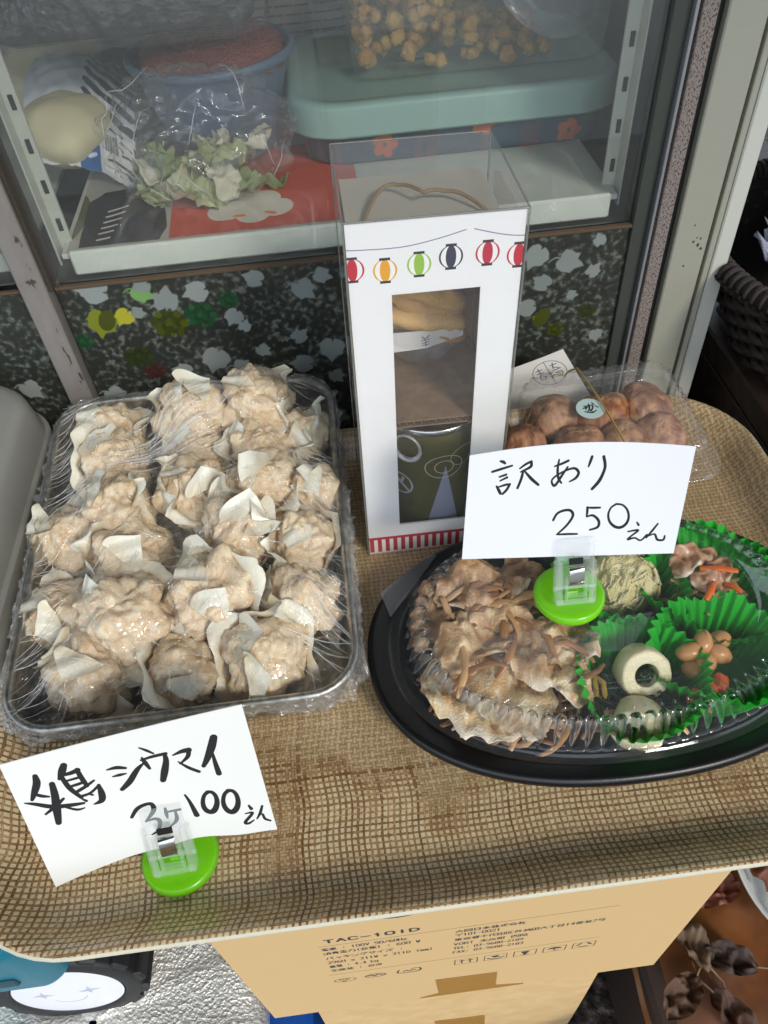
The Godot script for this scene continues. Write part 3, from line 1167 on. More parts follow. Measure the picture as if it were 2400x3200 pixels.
func build_gift_box() -> void:
	var w := 84.0
	var h := 233.0
	var d := 86.0
	var at := Vector3(113, 0.4, -186)
	var lean := Basis(Vector3.BACK, -0.0205)
	var box := thing("gift_box", "tall white windowed box in clear plastic, printed with paper lanterns and a red striped foot", "box", at)
	box.basis = lean
	# front print, 8 pixels to the millimetre, drawn twice as large
	var i := Ink.new(1344, 3728, C(240, 238, 236), 16.0)
	var grey := C(126, 122, 148)
	i.brush("-2,12.6,0.5 8,13.2,0.5 26,13.4,0.5 42,11.0,0.5 56,7.6,0.5; 60,7.6,0.5 70,10.6,0.5 78,12.4,0.5 86,13.2,0.5", grey)
	var red := C(196, 22, 44)
	lantern(i, 2.2, 23, red)
	lantern(i, 17.8, 24.7, C(232, 164, 28))
	lantern(i, 34.1, 23, C(150, 190, 62))
	lantern(i, 49.3, 20.6, C(52, 52, 72))
	lantern(i, 66.8, 20.3, C(190, 30, 60))
	lantern(i, 82.0, 22.7, red)
	i.poly(PackedVector2Array([Vector2(0, 217), Vector2(84, 217), Vector2(84, 219.4), Vector2(0, 219.4)]), C(186, 24, 40))
	for k in 17:
		var x := k * 5.2 + 0.4
		i.poly(PackedVector2Array([Vector2(x, 219), Vector2(x + 2.7, 219), Vector2(x + 2.7, 231.6), Vector2(x, 231.6)]), C(186, 24, 40))
	var fm := M(Color.WHITE, 0.38)
	fm.albedo_texture = i.done(672, 1864)
	var m := Mb.new()
	var xs := [0.0, 20.6, 64.4, 84.0]
	var ys := [0.0, 26.5, 195.0, 233.0]
	for a in 3:
		for b in 3:
			if a == 1 and b == 1:
				continue
			var q := []
			var uq := []
			for c in [[0, 0], [0, 1], [1, 1], [1, 0]]:
				var p := Vector2(xs[a + c[0]], ys[b + c[1]])
				q.append(Vector3(p.x, p.y, 0))
				uq.append(Vector2(p.x / w, 1.0 - p.y / h))
			m.face(PackedVector3Array(q), uq)
	part("printed_front", m, fm, box)
	m = Mb.new()
	for r in [[0, 0, 84, 26.5], [0, 195, 84, 233], [0, 26.5, 20.6, 195], [64.4, 26.5, 84, 195]]:
		m.box(Vector3((r[0] + r[2]) * 0.5, (r[1] + r[3]) * 0.5, -0.65), Vector3(r[2] - r[0], r[3] - r[1], 1.1), 0.02)
	part("front_backing", m, M(C(214, 210, 202), 0.8), box)
	var kraft := M(Color.WHITE, 0.9)
	kraft.albedo_texture = ntex(71, 0.03, 256, 5, [[0.2, 0.5, 0.8], [C(122, 98, 74), C(132, 107, 82), C(140, 115, 90)]])
	kraft.uv1_triplanar = true
	kraft.uv1_scale = Vector3(10, 12, 10)
	mats.kraft = kraft
	m = Mb.new()
	m.box(Vector3(42, 107, -d + 1.6), Vector3(80, 212, 1.6), 0.2)
	part("back_insert", m, kraft, box)
	m = Mb.new()
	m.box(Vector3(80.6, 95, -43), Vector3(1.6, 188, 78), 0.2)
	part("side_insert", m, kraft, box)
	m = Mb.new()
	m.box(Vector3(42, 1.2, -43), Vector3(80, 1.6, 80), 0.2)
	part("base_insert", m, M(C(214, 210, 202), 0.8), box)
	# corrugated divider
	m = Mb.new()
	m.box(Vector3(41, 109.6, -42), Vector3(74, 0.7, 76), 0.1)
	m.box(Vector3(41, 105.4, -42), Vector3(74, 0.7, 76), 0.1)
	var wave := []
	for r in 2:
		var row := PackedVector3Array()
		for k in 149:
			row.append(Vector3(4 + k * 0.5, 107.5 + 1.6 * sin(k * 0.75), -4.0 - r * 76))
		wave.append(row)
	m.sheet(wave, false, false)
	var div := part("corrugated_divider", m, kraft, box)
	div.set_meta("kind", "stuff")
	m = Mb.new()
	m.box(Vector3(41, 216, -43), Vector3(78, 1.6, 80), 0.3)
	part("top_insert", m, M(C(186, 180, 164), 0.85), box)
	# twine loop near the top
	var path := []
	for k in 41:
		var t := k / 40.0
		path.append(Vector3(10 + 62 * t, 218.2 + 5.0 * sin(PI * t) + 1.5 * absf(sin(t * 9)), -26 - 34 * sin(t * 3.0) * (1.0 - t) - 14 * absf(sin(t * 6))))
	m = Mb.new()
	m.tube(path, 1.0, 7)
	part("twine", m, grain(M(C(150, 124, 90), 0.9), mats.fine, 120, 0.04), box)
	# clear sleeve
	m = Mb.new()
	var e := 0.9
	var a0 := Vector3(-e, 0, e)
	var a1 := Vector3(w + e, 0, e)
	var a2 := Vector3(w + e, 0, -d - e)
	var a3 := Vector3(-e, 0, -d - e)
	var up := Vector3(0, h + e, 0)
	var fn := noise(73, 0.03, 2)
	for f in [[a0, a1], [a1, a2], [a2, a3], [a3, a0]]:
		var nrm: Vector3 = (f[1] - f[0]).cross(Vector3.UP).normalized()
		m.grid(16, 36, func(s: float, t: float):
			var p: Vector3 = f[0].lerp(f[1], s) + up * t
			return p + nrm * fn.get_noise_3dv(p) * 1.6 * sin(PI * s) * sin(PI * t)
		, false, false)
	m.grid(14, 14, func(s: float, t: float):
		var p: Vector3 = (a0 + up).lerp(a1 + up, s) + Vector3(0, 0, -(d + 2 * e) * t)
		return p + Vector3(0, (fn.get_noise_3dv(p * 1.4) * 2.2 - 0.6) * sin(PI * s) * sin(PI * t), 0)
	, false, false)
	part("clear_sleeve", m, M(C(238, 240, 240, 0.05), 0.03, {"cull_mode": BaseMaterial3D.CULL_DISABLED}), box)
	m = Mb.new()
	for f in [[a0 + up, a1 + up], [a1 + up, a2 + up], [a2 + up, a3 + up], [a3 + up, a0 + up], [a0, a0 + up], [a1, a1 + up], [a3, a3 + up], [a2, a2 + up]]:
		m.tube([f[0], f[0].lerp(f[1], 0.5), f[1]], 0.55, 6)
	var ed := part("sleeve_edges", m, M(C(150, 150, 142, 0.45), 0.12), box)
	ed.set_meta("kind", "stuff")

	# ------------------------------------------------ can inside the lower half
	var can := thing("drink_can", "olive green can with a silver rim and pale cone drawings inside the white gift box", "can", Vector3(161, 2.6, -224))
	i = Ink.new(1660, 800, C(84, 80, 40), 8.0)
	var pale := C(176, 176, 186)
	var ax := 104.0   # the front of the can, in millimetres round it
	i.poly(PackedVector2Array([Vector2(ax + 4, 33), Vector2(ax - 10, 90), Vector2(ax + 13, 88)]), C(146, 148, 166))
	i.poly(PackedVector2Array([Vector2(ax + 24, 50), Vector2(ax + 16, 90), Vector2(ax + 34, 88)]), C(160, 162, 176))
	for r in [[12.0, 9.0], [6.0, 5.0]]:
		for k in 40:
			var t := TAU * k / 40
			var t2 := TAU * (k + 1) / 40
			i.line(Vector2(ax + 3 + cos(t) * r[0], 34 + sin(t) * r[1]), Vector2(ax + 3 + cos(t2) * r[0], 34 + sin(t2) * r[1]), 0.5, C(206, 204, 190))
	for k in 30:
		i.line(Vector2(ax + 16 + cos(k * 0.2) * (4 + k * 0.3), 30 + sin(k * 0.2) * (4 + k * 0.2)), Vector2(ax + 16 + cos(k * 0.2 + 0.2) * (4.3 + k * 0.3), 30 + sin(k * 0.2 + 0.2) * (4.2 + k * 0.2)), 0.45, C(200, 198, 182))
	i.oval(Vector2(ax - 26, 52), Vector2(9, 9), pale)
	i.oval(Vector2(ax - 26, 52), Vector2(7.6, 7.6), C(84, 80, 40))
	i.line(Vector2(ax - 30, 48), Vector2(ax - 21, 56), 2.2, pale)
	i.line(Vector2(ax - 26, 52), Vector2(ax - 24, 47), 2.2, pale)
	var cm := M(Color.WHITE, 0.33)
	cm.albedo_texture = i.done(830, 400)
	m = Mb.new()
	var rows := []
	for p in [[33, 92], [33, 60], [33, 20], [32.4, 6], [33, 4]]:
		var r := PackedVector3Array()
		for k in 61:
			var t := PI * 0.5 + TAU * (k / 60.0)   # starts at the back and runs round by the left
			r.append(Vector3(cos(t) * p[0] , p[1], -sin(t) * p[0]))
		rows.append(r)
	m.sheet(rows, false, true, func(a, p: Vector3): return Vector2(a.x, 1.0 - p.y / 100.0))
	part("can_wall", m, cm, can)
	m = Mb.new()
	m.disc_lathe([[33, 91.6], [34.2, 93], [34.4, 95.5], [33.6, 97], [32, 97], [31.4, 95], [31, 91], [0, 91]], 60)
	part("can_rim", m, M(C(196, 196, 194), 0.22, {"metallic": 1.0}), can)
	m = Mb.new()
	m.disc_lathe([[0, 0.4], [29, 0.4], [32, 2.4], [33, 4.4]], 48)
	part("can_base", m, mats.steel, can)
	var ring := []
	for k in 25:
		var t := TAU * k / 24
		ring.append(Vector3(-19 + cos(t) * 7.5, 84 + sin(t) * 9.5, 31 + cos(t) * 4))
	m = Mb.new()
	m.tube(ring, 1.7, 8, 0.5)
	part("pull_ring", m, M(C(186, 184, 182), 0.35, {"metallic": 0.4}), can)

	# ------------------------------------------------ snack pouch in the upper half
	var sn := thing("snack_pouch", "clear pouch of golden rolled pastry with a white paper band inside the gift box", "snack", Vector3(160, 110.4, -242))
	var pn := noise(75, 0.05, 3)
	for k in 4:
		m = Mb.new()
		var p2 := []
		var rad := []
		for q in 13:
			var t := q / 12.0
			p2.append(Vector3(-22 + 44 * t + k * 0.6, 60 - k * 9.0 - 15 * t + 2.5 * sin(t * 5 + k * 2), 2 - 5.0 * (k % 2) + 4.0 * sin(t * 3)))
			rad.append((7.2 - k * 0.3) * (0.75 + 0.35 * sin(PI * (0.15 + 0.75 * t))))
		m.tube(p2, rad, 12, 0.8)
		for q in m.v.size():
			m.v[q] += m.n[q] * pn.get_noise_3dv(m.v[q] * 1.8) * 2.2
		part("pastry_roll", m, grain(M([C(214, 168, 98), C(206, 158, 88), C(220, 178, 110), C(200, 150, 84)][k], 0.6), mats.fine, 40, 0.05), sn)
	m = Mb.new()
	m.grid(14, 4, func(s: float, t: float): return Vector3(-23 + 46 * s, 14 + 14 * t + 7.0 * s * (1.0 - 0.5 * t), 9.5 - 4.0 * absf(s - 0.5) * 2.0), false, false)
	i = Ink.new(368, 128, C(232, 228, 222), 8.0)
	i.brush("21,3,0.5 25,3,0.5; 23,2,0.5 23,6,0.5; 21,5,0.5 25,5.4,0.5; 20.6,7.5,0.5 25.4,7.5,0.5; 23,7,0.5 21,11,0.5; 23,9,0.5 25.4,11,0.5; 21,9.6,0.4 24.6,9.2,0.4", C(40, 38, 38))
	var bm := M(Color.WHITE, 0.7, {"cull_mode": BaseMaterial3D.CULL_DISABLED})
	bm.albedo_texture = i.done(184, 64)
	part("paper_band", m, bm, sn)
	m = Mb.new()
	m.grid(30, 30, func(s: float, t: float):
		var a := TAU * s
		var k := sin(PI * clampf(t, 0.02, 0.98))
		var p := Vector3(cos(a) * 29 * pow(k, 0.4), 1 + 84 * t, sin(a) * 13 * pow(k, 0.7))
		return p * (1.0 + 0.05 * pn.get_noise_3dv(p * 1.5))
	, true, true)
	part("clear_pouch", m, mats.film, sn)


# ---------------------------------------------------------------- pickled plums in a clear box, at the tray's back right corner
func build_plums() -> void:
	var at := Vector3(294, 0, -258)
	var pack := thing("clear_food_box", "clear hinged plastic box of pickled plums behind the white price card", "food container", at)
	var tilt := Basis(Vector3.RIGHT, 0.075) * Basis(Vector3.UP, 0.035)
	pack.basis = tilt
	var n := 0
	var rows := []
	for p in [[40, 5.0], [18, 5.0], [12, 6.5], [9, 16], [8, 20], [1, 20.6], [0, 21.4], [1, 22.2], [7, 22.4], [8.5, 24], [11, 36], [13, 41.5], [17, 43.5], [22, 43.4], [24, 42.2], [26, 42.0], [40, 42.0], [50, 42.0]]:
		rows.append(rring(134 - p[0] * 2, 116 - p[0] * 2, maxf(20 - p[0] * 0.35, 4), p[1], 0, 0, 12, 34))
	for j in rows.size():
		if j >= 2 and j <= 3 or j >= 9 and j <= 11:   # ribs down the walls
			var r: PackedVector3Array = rows[j]
			for i in r.size():
				var d := Vector3(r[i].x, 0, r[i].z).normalized()
				r[i] += d * (0.9 if i % 4 < 2 else -0.9)
		elif j >= 5 and j <= 7:
			for i in rows[j].size():
				rows[j][i].y += 0.5 * float(i % 2)
	var m := Mb.new()
	m.sheet(rows, true, false)
	part("clear_shell", m, M(C(228, 232, 230, 0.05), 0.05), pack)
	var o := Transform3D(tilt, at)

	var list := [
		[-62, 20, 0, 15, "leftmost pickled plum of the box, pressed against the ribbed left wall"],
		[-36, 22, -18, 18, "pale pickled plum at the back of the box, left of the round sticker"],
		[0, 24, -12, 19, "orange pickled plum under the rubber band at the middle of the box"],
		[31, 24, -14, 19, "large wrinkled pickled plum in the box's back right part"],
		[33, 22, 13, 17, "pinkish pickled plum in front of the large wrinkled one, by the right wall"],
		[-24, 23, 14, 18, "pickled plum in the front row, just below and left of the round sticker"],
		[4, 23, 17, 18, "pickled plum in the front row, right under the rubber band"],
		[-50, 18, 28, 16, "pickled plum in the front left corner of the clear box, mostly behind the card"],
		[30, 18, 38, 15, "pickled plum at the box's front right, hidden behind the price card"],
		[-12, 17, 38, 15, "pickled plum at the box's front edge, hidden behind the price card"],
	]
	var pm := M(Color.WHITE, 0.5, {"vertex_color_use_as_albedo": true, "subsurf_scatter_enabled": true, "subsurf_scatter_strength": 0.03})
	grain(pm, mats.fine, 30.0, 0.05)
	for k in list.size():
		var s: Array = list[k]
		var n1 := noise(120 + k, 0.035, 2)
		var n2 := noise(150 + k, 0.10, 3)
		var c1: Color = [L(158, 110, 84), L(174, 132, 102), L(180, 118, 76), L(150, 104, 82), L(166, 122, 104)][k % 5]
		m = Mb.new()
		m.grid(44, 28, func(a, t):
			var d := Vector3(sin(PI * t) * cos(TAU * a), cos(PI * t) * 0.86, sin(PI * t) * sin(TAU * a))
			var p: Vector3 = d * (s[3] * 1.06)
			# folds: ridged noise makes the dried skin crease
			var w := absf(n2.get_noise_3dv(p * 1.3))
			return p * (1.0 + 0.20 * n1.get_noise_3dv(p * 0.9) - 0.08 * smoothstep(0.12, 0.0, w) * smoothstep(-0.25, 0.2, n1.get_noise_3dv(p * 1.7 + Vector3(0, 70, 0))))
		, true, true, null, func(_a, p: Vector3):
			var q := n1.get_noise_3dv(p * 2.5 + Vector3(60, 0, 0))
			return c1.lerp(L(122, 80, 62), clampf(q * 2.2, 0, 0.8)).lerp(L(204, 156, 116), clampf(-q * 1.8, 0, 0.8)))
		var t := thing("pickled_plum", s[4], "pickled plum", Vector3.ZERO, "pickled plums in the clear box")
		t.position = (o * Vector3(s[0], s[1], s[2])) * MM
		part("flesh", m, pm, t)
	# sticker on the lid
	var i := Ink.new(512, 512, C(196, 222, 218), 20.0)
	i.brush("8.5,9,1.3 10,10,1.4 9,13,1.2; 7,11.5,1.2 12,10.5,1.3; 13,7,1.0 12.4,12,1.3 10,15.5,1.0; 11,9,1.0 15.5,9.4,1.3 14.2,13.6,1.3 11.6,15.8,0.9; 16,6.4,1.2 17,8.4,1.4; 17.6,10.2,1.0 19.6,12.4,1.2; 7.4,15.6,1.3 13,17.8,1.3 17,15.6,1.0; 12,13.6,1.0 13.6,17.4,1.2", C(20, 20, 22))
	var stm := M(Color.WHITE, 0.5)
	stm.albedo_texture = i.done(256, 256)
	m = Mb.new()
	var lid := 43.2
	m.grid(32, 3, func(s: float, t: float): return Vector3(-15 + cos(TAU * s) * 10.0 * t, lid - 0.8, -4 + sin(TAU * s) * 10.0 * t), true, false, func(_a, p: Vector3): return Vector2((p.x + 15) / 20.0 * 0.94 + 0.5, (p.z + 4) / 20.0 * 0.94 + 0.5))
	var st := part(numbered("round_sticker"), m, stm, self)
	st.transform = Transform3D(tilt, at * MM)
	tag(st, "pale round sticker with black brush writing on the lid of the plum box", "sticker")
	# rubber band
	m = Mb.new()
	var path := [Vector3(-14, 22, -60), Vector3(-13.6, 30, -57), Vector3(-12, 43.8, -45), Vector3(-8, 44.2, -20), Vector3(-5, 44.2, 10), Vector3(-2.6, 44.0, 44), Vector3(-1, 30, 56), Vector3(-1, 22, 59)]
	m.tube(path, 0.9, 8, 0.6)
	path = [Vector3(-14, 23, -59), Vector3(-18, 26.5, -60.5), Vector3(-23, 26.2, -60.5), Vector3(-24.5, 27.4, -61)]
	var band := thing("rubber_band", "tan rubber band stretched over the lid of the plum box", "rubber band")
	band.transform = Transform3D(tilt, at * MM)
	part("band", m, M(C(186, 158, 96), 0.6), band)
	m = Mb.new()
	m.tube(path, 0.8, 8)
	part("loose_end", m, M(C(186, 158, 96), 0.6), band)
	# paper propped behind
	var pi := Ink.new(640, 480, C(222, 220, 212), 8.0)
	for r in [[13.0, C(92, 94, 104)], [12.5, C(222, 220, 212)]]:
		pi.oval(Vector2(62, 18), Vector2.ONE * r[0], r[1])
	pi.line(Vector2(62, 5), Vector2(62, 31), 0.4, C(92, 94, 104))
	pi.brush("53,12,0.8 58,12,0.8; 55.5,10,0.8 55.5,16,0.8; 53,15,0.7 58,15.4,0.7; 54,18,0.8 57.6,18,0.8 57.6,22,0.8 54,22,0.8 54,18,0.8; 54,20,0.6 57.6,20,0.6; 65,11,0.8 70,11,0.8; 67.5,9,0.8 66,15,0.8; 65,17,0.8 71,16.6,0.8; 66,13,0.7 70,16,0.7; 65.4,20,0.8 70.6,20,0.8 70,24,0.8 66,24,0.8", C(92, 94, 104))
	var ppm := M(Color.WHITE, 0.8, {"cull_mode": BaseMaterial3D.CULL_DISABLED})
	ppm.albedo_texture = pi.done(320, 240)
	m = Mb.new()
	var ex := Vector3(0.957, 0.28, 0.0)
	var ey := Vector3(0.5, -0.86, 0.08)
	m.grid(10, 8, func(s: float, t: float): return Vector3(278, 44, -328) - ex * 80 * (1.0 - s) + ey * 56 * t + Vector3(0, 0, 2.0 * sin(s * 3.0)), false, false)
	solo("paper_sheet", m, ppm, "white paper with a faint circular stamp propped behind the plum box", "paper")


# ---------------------------------------------------------------- oval black lunch box with a clear lid
const BX := 237.0
const BZ := -91.0


func slab(m: Mb, at: Vector3, len: float, wid: float, thick: float, turn: float, sd: int, wave := 5.0, droop := 0.0, cols := [], curl := 0.0) -> void:
	# a limp slice: wavy, ragged outline, rounded edge
	var n1 := noise(sd, 0.035, 2)
	var n2 := noise(sd + 50, 0.12, 2)
	var b := Basis(Vector3.UP, turn)
	var L2 := L(236, 220, 196)
	m.grid(36, 30, func(s: float, t: float):
		var a: float = TAU * s
		var u: float = (t - 0.5) * len
		var env := pow(maxf(sin(PI * clampf(t, 0.012, 0.988)), 0.0), 0.3)
		var rag := 1.0 + 0.12 * n2.get_noise_2d(u * 0.9, signf(cos(a)) * 60.0) + 0.4 * n1.get_noise_2d(u * 1.3, signf(cos(a)) * 90.0)
		var v := cos(a) * wid * 0.5 * env * rag
		var th := sin(a) * thick * 0.5 * minf(env * 1.4, 1.0)
		var hgt := wave * 2.0 * n1.get_noise_2d(u, v * 1.2 + 300.0) + 2.4 * n2.get_noise_2d(u, v) - droop * (u / len * 2.0) * (u / len * 2.0) * 6.0 + curl * v * v / wid
		u += 5.0 * n1.get_noise_2d(v * 1.5, 700.0 + t * 10.0)
		return at + b * Vector3(u, hgt + th, v)
	, true, true, null, (func(uvp: Vector2, p: Vector3):
		var f := clampf(0.5 + n1.get_noise_3dv(p * 1.3 + Vector3(0, 0, 500)) * 1.6, 0.0, 1.0)
		var g := clampf(n2.get_noise_3dv(p * 1.1 + Vector3(300, 0, 0)) * 2.2, 0.0, 1.0)
		var fat := smoothstep(0.72, 0.9, cos(TAU * uvp.x)) * smoothstep(-0.2, 0.3, n1.get_noise_1d(uvp.y * 60.0 + sd))
		return cols[0].lerp(cols[1], f).lerp(cols[2], g).lerp(L2, fat)) if cols else null)


func build_bento() -> void:
	var base := thing("lunch_tray", "oval black plastic lunch tray with a wide rim at the right of the woven tray", "food container", Vector3(BX, 0, BZ))
	var o := Vector3(-BX, 0, -BZ)
	var rows := []
	for p in [[30, 1, 0.6], [92, 58, 0.6], [97, 62, 1.2], [104, 67, 6], [116, 76, 15], [124, 81, 18.4], [130.5, 85.5, 17.6], [132.4, 87.4, 17.0], [133.2, 88.2, 18.0], [133, 88, 20.4], [131.6, 86.6, 22.2], [129, 84.4, 22.6], [121, 79, 21.6], [118.6, 77.2, 21.2], [117.6, 76.4, 19.4], [115.4, 75, 18.8], [113.6, 73.6, 18.4], [110, 71, 13], [102, 65.5, 5.0], [97, 62, 3.2], [90, 57, 2.8], [30, 1, 2.8]]:
		rows.append(oring(p[0], p[1], 2.25, p[2], BX, BZ, 160))
	var m := Mb.new()
	m.sheet(rows, true, true)
	part("tray_body", m, grain(M(C(17, 17, 18), 0.34), mats.fine, 60, 0.004), base, o)

	# ------------------------------------------------ green pleated cups
	var green := M(C(34, 168, 44), 0.4, {"backlight_enabled": true, "backlight": Color(0.06, 0.26, 0.05), "cull_mode": BaseMaterial3D.CULL_DISABLED})
	var cups := [
		[257, -118, 35, 31, 44, "green pleated food cup round the mashed potato salad, under the price card clip", 0.3],
		[307, -104, 36, 33, 40, "green pleated food cup round the shredded vegetable mix at the right", 1.2],
		[247, -52, 31, 31, 44, "green pleated food cup round the two white fish cake rings at the front", 2.0],
		[293, -60, 34, 30, 43, "green pleated food cup round the beans and carrot dice", 2.9],
	]
	for k in cups.size():
		var c: Array = cups[k]
		var n1 := noise(200 + k, 0.02, 2)
		var n2 := noise(220 + k, 0.05, 2)
		m = Mb.new()
		rows = []
		for j in 15:
			var t := maxf(j - 2, 0) / 12.0
			var r := PackedVector3Array()
			for i in 216:
				var a := TAU * i / 216.0
				var flop := 1.0 + 0.30 * n1.get_noise_2d(cos(a) * 40, sin(a) * 40 + c[6] * 100)
				var rad := (0.74 + 0.30 * t * flop + 0.10 * t * t) * (0.03 if j == 0 else (0.97 if j == 1 else 1.0))
				var ple: float = 1.5 * sin(a * 38.0 + 0.8 * n2.get_noise_1d(i)) * smoothstep(0.0, 0.35, t) if j > 1 else 0.0
				var hh: float = 5.0 + (c[4] - 6.0) * t * (1.0 + 0.38 * n1.get_noise_2d(cos(a) * 30 + 400, sin(a) * 30))
				var bend := 6.0 * n1.get_noise_3d(cos(a) * 30, t * 20, sin(a) * 30 + 900) * t
				r.append(Vector3(c[0] + cos(a) * (c[2] * rad + ple + bend), minf(hh, 45.0), c[1] + sin(a) * (c[3] * rad + ple + bend)))
			rows.append(r)
		m.sheet(rows, true, false)
		solo("food_cup", m, green, c[5], "food cup", Vector3.ZERO, "green food cups in the lunch tray")

	# ------------------------------------------------ pork and onions
	var wet := {"vertex_color_use_as_albedo": true, "subsurf_scatter_enabled": true, "subsurf_scatter_strength": 0.03}
	var meat := M(Color.WHITE, 0.24, wet)
	grain(meat, mats.fine, 55.0, 0.06)
	var pale := [L(222, 190, 142), L(184, 138, 90), L(236, 218, 182)]
	var pink := [L(204, 166, 124), L(170, 128, 88), L(226, 200, 158)]
	var brown := [L(178, 136, 96), L(138, 100, 66), L(202, 166, 124)]
	var slices := [
		[166, 33, -56, 62, 42, 2.6, -0.45, pale, 3.0, "broad pale fried pork slice at the front left of the lunch tray", 0.5],
		[192, 39, -80, 58, 32, 2.6, -0.9, pink, 5.0, "pinkish brown pork slice in the middle of the meat, below the green clip", 0.4],
		[213, 41, -78, 38, 28, 2.8, 1.1, pink, 6.0, "pork slice with a pale fatty edge beside the green cups", 0.7],
		[206, 38, -58, 34, 20, 2.4, -1.2, pale, 4.0, "small curled pork strip between the broad slice and the green cup", 0.4],
		[164, 40, -86, 44, 26, 2.4, 0.5, pink, 5.0, "pork slice left of the clip's green foot, behind the broad pale one", 0.3],
		[176, 41, -122, 52, 30, 2.6, 0.2, brown, 6.0, "dark brown pork slice at the back left of the lunch tray", 0.5],
		[146, 34, -106, 40, 26, 2.4, 1.0, brown, 5.0, "brown pork slice at the far left end of the lunch tray", 0.7],
		[206, 38, -116, 40, 24, 2.4, -0.3, brown, 5.0, "pork slice at the back, under the left corner of the price card", 0.5],
		[152, 30, -76, 30, 18, 2.4, 1.7, brown, 4.0, "short dark pork piece at the left edge, next to the broad pale slice", 0.4],
	]
	for k in slices.size():
		var s: Array = slices[k]
		m = Mb.new()
		slab(m, Vector3.ZERO, s[3] * 1.14, s[4] * 1.14, s[5], s[6], 300 + k * 3, s[8], s[10], s[7])
		solo("pork_slice", m, meat, s[9], "meat slice", Vector3(s[0], s[1], s[2]), "fried pork slices in the lunch tray")
	# onion strips under and between the slices
	var onion := M(Color.WHITE, 0.3, wet)
	m = Mb.new()
	var g := RandomNumberGenerator.new()
	g.seed = 91
	var oc := [L(186, 140, 92), L(160, 112, 70), L(200, 160, 114), L(140, 98, 62)]
	for k in 150:
		var a := g.randf() * TAU
		var rr := sqrt(g.randf())
		var c := Vector3(183 + cos(a) * rr * 46, g.randf_range(9, 33) - rr * 5, -86 + sin(a) * rr * 50)
		if k < 24:   # the bundle that shows behind the clip
			c = Vector3(g.randf_range(168, 208), g.randf_range(34, 40), g.randf_range(-116, -98))
		elif k < 44:   # along the front wall
			var fa := g.randf_range(1.35, 2.9)
			c = Vector3(BX + cos(fa) * 101, g.randf_range(13, 24), BZ + sin(fa) * 63 - 2.0)
		elif k < 58:   # draped over the slices
			c = Vector3(g.randf_range(148, 214), g.randf_range(37, 42), g.randf_range(-118, -54))
		var dir := Vector3.RIGHT.rotated(Vector3.UP, g.randf_range(-0.8, 0.8) if k < 44 else g.randf() * TAU)
		var side := dir.cross(Vector3.UP)
		var ln := g.randf_range(9, 19)
		var bow := g.randf_range(-9, 9)
		var path := []
		var rad := []
		for q in 8:
			var t := q / 7.0 * 2.0 - 1.0
			path.append(c + dir * ln * t + side * bow * (1.0 - t * t) + Vector3(0, 3.0 * (1.0 - t * t) + 1.5 * sin(t * 4 + k), 0))
			rad.append(g.randf_range(1.5, 2.6) * (1.0 - 0.5 * t * t))
		m.tint = oc[k % 4]
		m.tube(path, rad, 7, 0.5)
	var on := solo("fried_onions", m, onion, "brown fried onion strips heaped under and between the pork slices", "onions")
	on.set_meta("kind", "stuff")
	# sauce at the bottom of the meat side
	m = Mb.new()
	m.grid(40, 6, func(s: float, t: float): return Vector3(180 + cos(TAU * s) * 54 * t, 8.0, -88 + sin(TAU * s) * 55 * t), true, false)
	solo("sauce", m, M(C(66, 36, 18), 0.12), "shiny brown sauce at the bottom of the meat side of the lunch tray", "sauce")

	# ------------------------------------------------ potato salad
	var n3 := noise(240, 0.06, 3)
	m = Mb.new()
	m.grid(72, 44, func(s: float, t: float):
		var d := Vector3(sin(PI * t) * cos(TAU * s), cos(PI * t), sin(PI * t) * sin(TAU * s))
		var p: Vector3 = d * Vector3(23, 22, 20)
		return p * (1.0 + 0.16 * n3.get_noise_3dv(p) + 0.10 * absf(n3.get_noise_3dv(p * 2.6)))
	, true, true, null, func(_a, p: Vector3): return L(236, 224, 172).lerp(L(222, 206, 144), clampf(0.5 + n3.get_noise_3dv(p * 1.6) * 1.8, 0, 1)))
	var sal := thing("potato_salad", "pale yellow mound of shredded potato salad right of the green clip", "salad", Vector3(257, 23, -119))
	var salm := M(Color.WHITE, 0.4, wet)
	grain(salm, mats.cell, 50.0, 0.12)
	part("mound", m, salm, sal)
	m = Mb.new()
	for k in 60:
		var d := Vector3(g.randfn(), absf(g.randfn()) * 0.8 + 0.1, g.randfn()).normalized()
		var p := d * Vector3(23.4, 22.6, 20.6)
		var tg := d.cross(Vector3(g.randfn(), g.randfn(), g.randfn())).normalized()
		m.tint = L(230, 220, 178).lerp(L(218, 206, 154), g.randf())
		m.tube([p - tg * 4.5 + d * 0.2, p + d * g.randf_range(0.6, 1.8), p + tg * 4.5 + d * g.randf_range(0.0, 1.5)], g.randf_range(0.5, 1.0), 6, 0.7)
	var shr := part("shreds", m, salm, sal)
	shr.set_meta("kind", "stuff")

	# ------------------------------------------------ vegetable mix
	var mixm := M(Color.WHITE, 0.3, wet)
	m = Mb.new()
	for k in 70:
		var a := g.randf() * TAU
		var rr := sqrt(g.randf())
		var c := Vector3(306 + cos(a) * rr * 18, 20 + 17 * (1.0 - rr * rr) + g.randf_range(-3, 2), -106 + sin(a) * rr * 14)
		var dir := Vector3(g.randfn(), g.randfn() * 0.35, g.randfn()).normalized()
		var ln := g.randf_range(5, 10)
		m.tint = [L(196, 168, 122), L(176, 140, 96), L(214, 190, 146), L(160, 118, 84)][k % 4]
		m.tube([c - dir * ln, c + Vector3(g.randfn(), 2, g.randfn()) * 1.2, c + dir * ln], [1.3, 1.9, 1.2], 7, 0.55)
	var mix := solo("vegetable_mix", m, mixm, "soft shredded vegetable mix with bits of carrot in the right-hand green cup", "vegetables")
	mix.set_meta("kind", "stuff")
